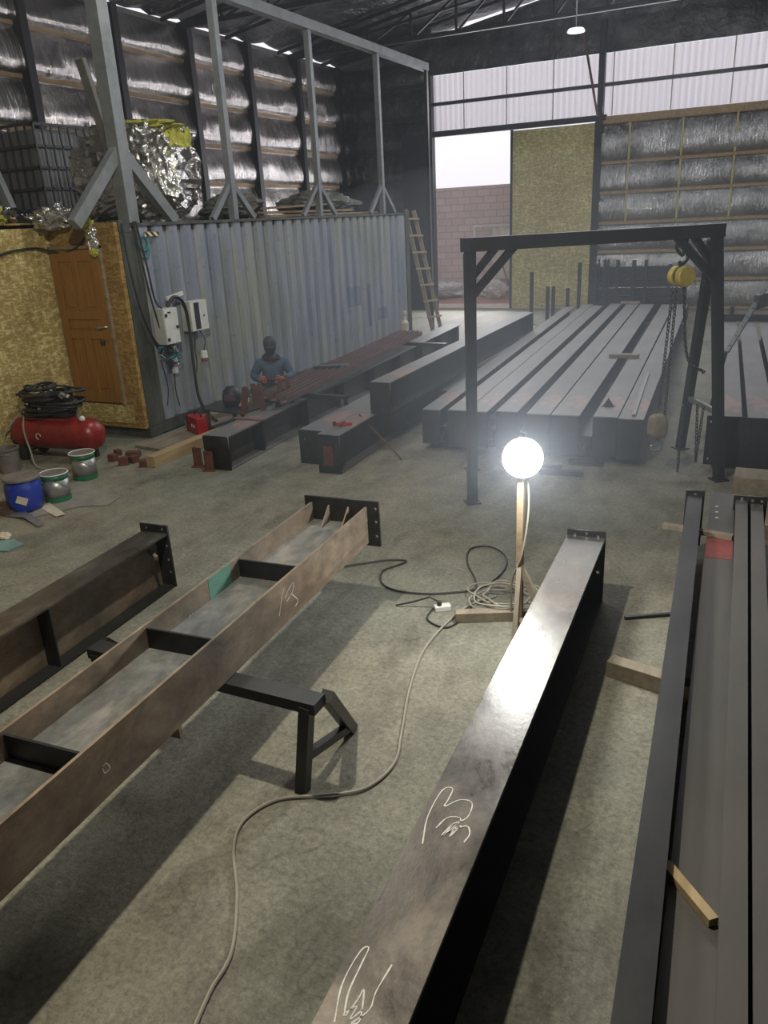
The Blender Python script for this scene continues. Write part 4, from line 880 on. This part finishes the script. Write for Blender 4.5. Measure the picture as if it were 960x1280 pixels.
# ------------------------------------------------------------------ ceiling LED
p = at(720, 40, 1, 15.0); t = thing('ceiling_lamp', 'small unlit-looking round lamp hanging under the dark roof', 'lamp', (p.x, p.y, p.z))
MB().lathe([(.002, .06), (.12, .05), (.16, .0), (.15, .0)], 20).build('lamp_shade', 'steel_grey', t); MB().lathe([(.001, -.004), (.14, -.004), (.14, .001)], 20).build('lamp_disc', 'led_glow', t)
MB().tube([(0, 0, .05), (0, 0, zroof(p.x)-p.z+.1)], .01, 6).build('stem', 'steel_dark', t); t['label'] = 'small round white lamp hanging under the dark roof'

# ------------------------------------------------------------------ compressor, paint tins, bucket
t = thing('air_compressor', 'red horizontal tank air compressor buried under coiled hoses', 'compressor', (-7.52, 6.42, 0), .12)
mb = MB(); prof = [(.001, -.62), (.08, -.61), (.15, -.57), (.185, -.50), (.19, -.44), (.19, .44), (.185, .50), (.15, .57), (.08, .61), (.001, .62)]
tk = MB().lathe(prof, 28).build('air_tank', 'red_paint', t, smooth=True); tk.rotation_euler = (0, PI/2, 0); tk.location = (0, 0, .31)
MB().box(-.42, .30, -.10, .10, .48, .505).build('deck_plate', 'red_paint', t)
for s in (-1, 1):
    w_ = MB().lathe([(.03, -.02), (.085, -.02), (.09, 0), (.085, .02), (.03, .02)], 18).build('wheel', 'black_rubber', t); w_.rotation_euler = (PI/2, 0, 0); w_.location = (-.42, s*.16, .09)
MB().bar((-.42, -.16, .09), (-.42, .16, .09), .02, .02).build('axle', 'steel_dark', t)
for s in (-1, 1): MB().box(.36, .42, s*.12-.03, s*.12+.03, 0, .18).build('foot', 'black_rubber', t)
MB().lathe([(.03, 0), (.035, .02), (.02, .05), (.001, .05)], 12, (.44, -.06, .49)).build('pressure_gauge', 'white_paint', t); MB().lathe([(.02, 0), (.02, .07), (.001, .07)], 10, (.36, -.02, .49)).build('valve', 'tin', t)
MB().box(-.26, -.05, -.09, .1, .505, .74).build('motor', 'steel_black', t, bev=.02); pm_ = MB().box(.05, .25, -.09, .1, .505, .80).build('pump', 'steel_dark', t, bev=.02)
mb = MB(); mb.tube([(-.12+.035*math.cos(a), -.195, .31+.035*math.sin(a)) for a in [2*PI*k/12 for k in range(10)]], .006, 4); mb.build('tank_marking', 'paper', t)
random.seed(21); hose = thing('hose_pile', 'heap of coiled black hoses piled on the red compressor', 'hoses', (-7.52, 6.44, .50), .12)
for k in range(13):
    pts = []; cx = random.uniform(-.28, .22); cy = random.uniform(-.05, .05); rr = random.uniform(.16, .27); z = .05+.024*k
    for j in range(15):
        a = j*2*PI/7+k; pts.append((cx+rr*1.2*math.cos(a)*(1+random.uniform(-.15, .15)), cy+rr*.85*math.sin(a)*(1+random.uniform(-.15, .15)), z+random.uniform(-.02, .03)))
    MB().tube(spline(pts, 5), random.choice((.012, .015, .018)), 6).build('hose', random.choice(('black_rubber', 'black_rubber', 'black_cable', 'steel_dark')), hose)
for k in range(12):
    o = MB().box(-.03, .03, -.015, .015, -.02, .02).build('fitting', random.choice(('tin', 'steel_grey', 'paper')), hose); o.location = (random.uniform(-.35, .35), random.uniform(-.2, .1), random.uniform(.12, .36)); o.rotation_euler = (random.random(), random.random(), random.random()*3)
crumple((-.05, .02, .13), (.36, .19, .15), 0, 71, .4, 4).build('hose_core', 'black_rubber', hose)
for i, pts in enumerate(([(-7.95, 6.3, .55), (-8.03, 6.1, .35), (-7.98, 6.02, .15), (-7.9, 6.03, .02), (-7.7, 6.0, .01)], [(-7.85, 6.28, .58), (-7.75, 6.14, .4), (-7.6, 6.05, .2), (-7.45, 5.98, .02), (-7.1, 6.0, .012)])):
    tag(MB().tube(spline(pts), .010, 6).build('air_hose', 'grey_cable'), ['thin hose drooping round the left end of the compressor', 'thin hose running diagonally before the compressor to the floor'][i], 'hose')
def paint_tin(px, py, r, h_, lab, rz=0):
    p = G(px, py); t = thing('paint_tin', lab, 'paint tin', (p.x, p.y+r*.6, 0), rz, 'green banded paint tins')
    MB().lathe([(r*.98, .0), (r, .01), (r, h_*.18)], 28).build('bottom_band', 'green_paint', t, smooth=False)
    MB().lathe([(r*.985, h_*.18), (r*.985, h_*.80)], 28).build('tin_body', 'tin', t, smooth=True)
    MB().lathe([(r, h_*.80), (r, h_*.96)], 28).build('top_band', 'green_paint', t, smooth=True)
    MB().lathe([(r*1.0, h_*.96), (r*1.06, h_*.97), (r*1.06, h_), (r*.97, h_), (r*.95, h_*.985), (.001, h_*.985)], 28).build('lid', 'grey_lid', t, smooth=False)
    rim = MB(); rim.tube([(r*1.04*math.cos(a), r*1.04*math.sin(a), h_) for a in [2*PI*k/28 for k in range(29)]], .007, 5); rim.build('rim', 'white_paint', t)
    MB().tube(spline([(r*math.cos(a), r*math.sin(a), h_*.62+.06*math.sin((a+2.4)*1.6)) for a in [-2.5+.35*k for k in range(8)]]), .004, 5).build('handle', 'steel_grey', t)
paint_tin(66, 628, .130, .29, 'green banded paint tin between the blue drum and the other tin', .3)
paint_tin(101, 600, .130, .29, 'green banded paint tin directly in front of the compressor', .0)
p = G(22, 641); t = thing('plastic_drum', 'blue plastic drum with dusty lid and torn paper label', 'drum', (p.x, p.y+.12, 0))
MB().lathe([(.13, 0), (.155, .02), (.17, .10), (.175, .22), (.165, .27), (.15, .30), (.15, .315)], 28).build('drum_body', 'blue_plastic', t, smooth=True)
MB().lathe([(.172, .315), (.175, .33), (.165, .345), (.001, .345)], 28).build('lid', 'grey_lid', t)
lb_ = MB().box(-.05, .05, -.004, .004, -.035, .035).build('paper_label', 'paper', t); a = -.85; lb_.location = (.176*math.cos(a), .176*math.sin(a), .14); lb_.rotation_euler = (0, .45, a+PI/2)
p = G(6, 592); t = thing('dusty_bucket', 'dirty grey bucket standing against the strand board wall', 'bucket', (p.x-.02, p.y+.1, 0))
MB().lathe([(.11, 0), (.13, .25), (.14, .26), (.14, .28), (.12, .28), (.12, .2), (.001, .2)], 22).build('bucket_body', 'grey_lid', t, smooth=False); MB().tube([(.13*math.cos(a), .13*math.sin(a), .22) for a in [-2.6+.3*k for k in range(8)]], .006, 5).build('handle', 'tin', t)
# scraps
def scrap(name, pts, z, mat, lab, cat, th=.006, warp=.0):
    P = [G(x, y, z) for x, y in pts]; mb = MB(); n = len(P)
    c = sum(P, Vector())/n; ring = [Vector((q.x, q.y, .004+z*0+warp*((k*37) % 5)/5)) for k, q in enumerate(P)]
    top = [q+Vector((0, 0, th)) for q in ring]; mb.add(ring+top, [tuple(range(n)), tuple(range(2*n-1, n-1, -1))]+[(k, (k+1) % n, n+(k+1) % n, n+k) for k in range(n)])
    return tag(mb.build(name, mat), lab, cat)
scrap('floor_cloth', [(70, 600), (120, 604), (150, 622), (135, 632), (100, 634), (40, 648), (45, 630)], .0, 'sheet_grey', 'flattened grey sheet lying under the paint tins', 'sheet', .004)
scrap('metal_strip', [(10, 640), (32, 642), (56, 658), (48, 660), (30, 650), (8, 646)], .0, 'tin', 'bent metal strip in front of the blue drum', 'metal strip', .01, .03)
scrap('cardboard_piece', [(48, 634), (62, 630), (82, 645), (70, 647)], .0, 'paper', 'small bent cardboard piece before the middle paint tin', 'cardboard', .004, .02)
scrap('teal_sheet', [(-6, 678), (18, 676), (30, 681), (10, 690), (-8, 690)], .0, 'teal_sheet', 'flat pale teal sheet on the floor at the photo edge', 'sheet', .01)
for i, (px, py, z) in enumerate(((-4, 645, .0), (0, 640, .05))):
    p = G(px, py); o = MB().bar((-.16, 0, .022), (.14, .06, .022), .07, .04).build('red_board', 'rust_primer'); o.location = (p.x, p.y, z); tag(o, ['lower red brown board stub beside the blue drum', 'upper red brown board stub beside the blue drum'][i], 'board')
p = G(5, 672); o = tag(crumple((0, 0, .02), (.09, .06, .03), 0, 81, .6, 3).build('crumpled_paper', 'paper'), 'crumpled pale scrap just behind the teal sheet', 'paper'); o.location = (p.x, p.y, .0)

# ------------------------------------------------------------------ welder
def skin_obj(name, joints, edges, radii, mat, parent, sub=2):
    me = bpy.data.meshes.new(name); me.from_pydata(joints, edges, []); ob = bpy.data.objects.new(name, me); COL.objects.link(ob); ob.parent = parent
    me.materials.append(MATS[mat]); md = ob.modifiers.new('s', 'SKIN')
    for k, r in enumerate(radii): me.skin_vertices[0].data[k].radius = (r, r) if isinstance(r, float) else r
    me.skin_vertices[0].data[0].use_root = True; md.use_smooth_shade = True
    s = ob.modifiers.new('u', 'SUBSURF'); s.levels = sub; s.render_levels = sub; return ob
W = thing('person', 'person in dark blue jacket and black face cover seated behind red channels', 'person', (-6.42, 9.42, 0), math.radians(208))
J = [(0, 0, .24), (0, .01, .40), (0, .03, .56), (0, .04, .68), (0, .06, .75), (0, .08, .84),
     (-.17, .03, .655), (-.28, .08, .47), (-.15, .29, .46), (.17, .03, .655), (.28, .08, .47), (.14, .29, .46),
     (-.10, .04, .23), (-.19, .42, .34), (-.16, .40, .08), (.10, .04, .23), (.19, .42, .34), (.16, .40, .08), (-.17, .56, .04), (.17, .56, .04)]
Ed = [(0, 1), (1, 2), (2, 3), (3, 4), (4, 5), (3, 6), (6, 7), (7, 8), (3, 9), (9, 10), (10, 11), (0, 12), (12, 13), (13, 14), (14, 18), (0, 15), (15, 16), (16, 17), (17, 19)]
Rd = [(.15, .12), (.15, .11), (.17, .11), (.10, .08), .055, .06, .07, .05, .032, .07, .05, .032, .095, .065, .045, .095, .065, .045, .035, .035]
skin_obj('body', J, Ed, [tuple(q*.92 for q in r) if isinstance(r, tuple) else r*.92 for r in Rd], 'skin', W)
jk = [J[i] for i in (1, 0, 2, 3, 6, 7, 8, 9, 10, 11)]; jk[6] = (-.155, .275, .462); jk[9] = (.145, .275, .462)
skin_obj('jacket', jk, [(0, 1), (0, 2), (2, 3), (3, 4), (4, 5), (5, 6), (3, 7), (7, 8), (8, 9)], [(.17, .14), (.17, .15), (.19, .135), (.12, .10), .088, .066, .048, .088, .066, .048], 'jacket', W)
skin_obj('trousers', [J[i] for i in (0, 12, 13, 14, 15, 16, 17)], [(0, 1), (1, 2), (2, 3), (0, 4), (4, 5), (5, 6)], [(.16, .14), .11, .08, .06, .11, .08, .06], 'trousers', W)
for s in (-1, 1):
    MB().lathe([(.001, 0), (.045, .0), (.05, .03), (.045, .07), (.001, .09)], 12).build('boot', 'black_rubber', W, smooth=True).location = (s*.165, .42, 0)
    o = skin_obj('boot', [(s*.165, .38, .05), (s*.17, .5, .045), (s*.175, .60, .035)], [(0, 1), (1, 2)], [(.05, .05), (.05, .04), (.042, .03)], 'black_rubber', W, 2)
# gloves with five fingers each, closed round a tool
for s in (-1, 1):
    wx = s*.145; hj = [(wx, .28, .462), (wx-s*.025, .34, .468), (wx-s*.04, .365, .465)]; he = [(0, 1), (1, 2)]; hr = [(.034, .03), (.045, .028), (.04, .022)]
    for k in range(4):
        bz = .49-.018*k; L_ = (.9, 1, .95, .8)[k]; b0_ = len(hj)
        hj += [(wx-s*.05, .375, bz), (wx-s*(.05+.035*L_), .385, bz-.005), (wx-s*(.05+.05*L_), .355, bz-.012)]; he += [(2, b0_), (b0_, b0_+1), (b0_+1, b0_+2)]; hr += [.012, .0105, .0095]
    b0_ = len(hj); hj += [(wx-s*.01, .36, .505), (wx-s*.045, .365, .52), (wx-s*.07, .36, .512)]; he += [(1, b0_), (b0_, b0_+1), (b0_+1, b0_+2)]; hr += [.014, .012, .0105]
    skin_obj('glove', hj, he, hr, 'orange_leather', W, 2)
# head under a dark cap and face cover
def head_mesh(sc_, z0=0):
    import bmesh
    bm = bmesh.new(); bmesh.ops.create_uvsphere(bm, u_segments=28, v_segments=20, radius=1)
    for v_ in bm.verts:
        p = v_.co; x, y, z = p.x*.078, p.y*.098, p.z*.122
        if z < 0: x *= 1-.28*(-z/.122); y = y*(1-.12*(-z/.122))
        if y > .05 and abs(x) < .02 and -.045 < z < .02: y += .022*(1-abs(x)/.02)*(1 if z < -.01 else .6)
        if y > .05 and abs(abs(x)-.032) < .016 and .0 < z < .03: y -= .008
        if y > .04 and abs(x) < .03 and -.075 < z < -.055: y += .006
        v_.co = Vector((x, y, z))*sc_
    mb = MB(); bm.verts.ensure_lookup_table(); mb.v = [tuple(q.co) for q in bm.verts]; mb.f = [tuple(q.index for q in f_.verts) for f_ in bm.faces]; bm.free(); return mb
hd = head_mesh(1.0).build('head', 'skin', W, smooth=True); hd.location = (0, .10, .885); hd.rotation_euler = (-.25, 0, 0)
fm = head_mesh(1.13).build('face_cover', 'mask', W, smooth=True); fm.location = (0, .10, .883); fm.rotation_euler = (-.25, 0, 0)
cp = MB().lathe([(.092, 0), (.094, .03), (.085, .075), (.06, .105), (.02, .12), (.001, .122)], 20).build('cap', 'mask', W, smooth=True); cp.location = (0, .095, .915); cp.scale = (.98, 1.18, 1); cp.rotation_euler = (-.25, 0, 0)
MB().extr([(-.07, 0), (.07, 0), (.055, .05), (0, .07), (-.055, .05)], (0, .19, .905), (1, 0, 0), (0, 1, -.3), (0, 0, .008)).build('cap_peak', 'mask', W)
eg = MB().box(-.05, .05, .0, .02, -.015, .015).build('goggles', 'box_dark', W, bev=.006); eg.location = (0, .195, .888)
crumple((0, .055, .735), (.135, .12, .075), 0, 91, .3, 3).build('scarf', 'mask', W)
t = thing('stool', 'low dark stool under the seated welder', 'stool', (-6.42, 9.42, 0), .3)
MB().box(-.17, .17, -.14, .14, .09, .12).build('seat', 'steel_dark', t)
for sx in (-1, 1):
    for sy in (-1, 1): MB().box(sx*.14-.015, sx*.14+.015, sy*.11-.015, sy*.11+.015, 0, .09).build('leg', 'steel_dark', t)
wm = Matrix.Translation(W.location) @ Matrix.Rotation(W.rotation_euler[2], 4, 'Z')
p0 = wm @ Vector((-.12, .365, .47)); p1 = wm @ Vector((.10, .375, .47))
t = thing('angle_grinder', 'dark hand tool held between the gloves of the seated person', 'hand tool', wm @ Vector((0, .37, .47)), W.rotation_euler[2])
MB().tube([(-.13, 0, 0), (-.05, 0, 0), (.0, .0, 0), (.12, 0, 0)], [.016, .024, .028, .014], 10).build('tool_body', 'steel_black', t, smooth=True); MB().lathe([(.05, -.03), (.055, -.025), (.055, -.02), (.02, -.018)], 18, (0.02, .03, -.01)).build('tool_disc', 'steel_dark', t)

# ------------------------------------------------------------------ lights
def light(kind, name, loc, energy, color, **kw):
    l = bpy.data.lights.new(name, kind); l.energy = energy; l.color = color
    for k, v_ in kw.items(): setattr(l, k, v_)
    o = bpy.data.objects.new(name, l); COL.objects.link(o); o.location = loc; return o
light('POINT', 'work_lamp_light', Vector((-1.27, 4.40, 1.12))+Vector((.30, -.93, .22)).normalized()*.16, 88, (1, .985, .93), shadow_soft_size=.09)
o = light('POINT', 'high_floodlight', (-2.12, 2.4, 4.7), 640, (1, .93, .76), shadow_soft_size=.06)
o = light('AREA', 'high_bay_far', (-3.0, 14.5, 6.0), 270, (.92, .95, 1.0), shape='DISK', size=4)  # broad soft fill added for the far part, not a real fixture
o = light('AREA', 'skylight_door', (-7.6, YF-.3, 2.3), 200, (.93, .94, 1.0), shape='RECTANGLE', size=2.2, size_y=4.0); o.rotation_euler = (-PI/2, 0, 0)
o = light('AREA', 'skylight_band', (-1.5, YF-.3, 5.25), 200, (.98, .93, .97), shape='RECTANGLE', size=13, size_y=1.2); o.rotation_euler = (-PI/2+.25, 0, 0)
mt = bpy.data.materials.new('haze'); mt.use_nodes = True; nt = mt.node_tree; nt.nodes.remove(nt.nodes['Principled BSDF'])
vs_ = nt.nodes.new('ShaderNodeVolumeScatter'); vs_.inputs['Density'].default_value = .0022; vs_.inputs['Anisotropy'].default_value = .35; vs_.inputs['Color'].default_value = (.82, .88, 1, 1)
nt.links.new(vs_.outputs[0], nt.nodes['Material Output'].inputs['Volume']); MATS['haze'] = mt
hz = MB().box(XL+.3, 6.8, 1.5, YF-.35, .001, 6.2).build('welding_haze', 'haze'); tag(hz, 'thin bluish welding smoke hanging in the whole hall', 'haze', kind='stuff')  # added volume that lifts the dark distance like lens glare
mt = bpy.data.materials.new('smoke_cloud'); mt.use_nodes = True; nt = mt.node_tree; nt.nodes.remove(nt.nodes['Principled BSDF'])
vs_ = nt.nodes.new('ShaderNodeVolumeScatter'); vs_.inputs['Density'].default_value = .026; vs_.inputs['Anisotropy'].default_value = .2; vs_.inputs['Color'].default_value = (.74, .84, 1, 1)
nt.links.new(vs_.outputs[0], nt.nodes['Material Output'].inputs['Volume']); MATS['smoke_cloud'] = mt
for nm_, c_, r_, lb_ in (('smoke_cloud', (-1.9, 7.2, 1.5), (3.0, 3.6, 1.48), 'wide bluish smoke drifting between the lamp and the beam stack'), ('smoke_cloud', (-1.35, 5.1, 1.2), (1.0, 1.1, .95), 'dense bright smoke around the glaring work lamp')):  # volumes added to imitate the lens glare spreading from the lamp
    import bmesh
    bm = bmesh.new(); bmesh.ops.create_icosphere(bm, subdivisions=4, radius=1); mb = MB(); bm.verts.ensure_lookup_table()
    mb.v = [(v_.co.x*r_[0]+c_[0], v_.co.y*r_[1]+c_[1], v_.co.z*r_[2]+c_[2]) for v_ in bm.verts]; mb.f = [tuple(q.index for q in f_.verts) for f_ in bm.faces]; bm.free()
    tag(mb.build('welding_smoke', nm_), lb_, 'smoke', kind='stuff')
light('POINT', 'mid_floodlight', (-4.4, 7.4, 6.0), 300, (.97, .98, .93), shadow_soft_size=.5)  # fill light added to brighten the middle floor, no fixture there
w = bpy.data.worlds.new('world'); sc.world = w; w.use_nodes = True
bg = w.node_tree.nodes['Background']; bg.inputs[0].default_value = (.93, .91, .97, 1); bg.inputs[1].default_value = 1.1
sc.view_settings.view_transform = 'Standard'; sc.view_settings.look = 'None'; sc.view_settings.exposure = 0.0; sc.view_settings.gamma = 1.0
sc.cycles.use_denoising = True
sc.cycles.max_bounces = 8; sc.cycles.diffuse_bounces = 4; sc.cycles.glossy_bounces = 3
sc.cycles.sample_clamp_indirect = 4
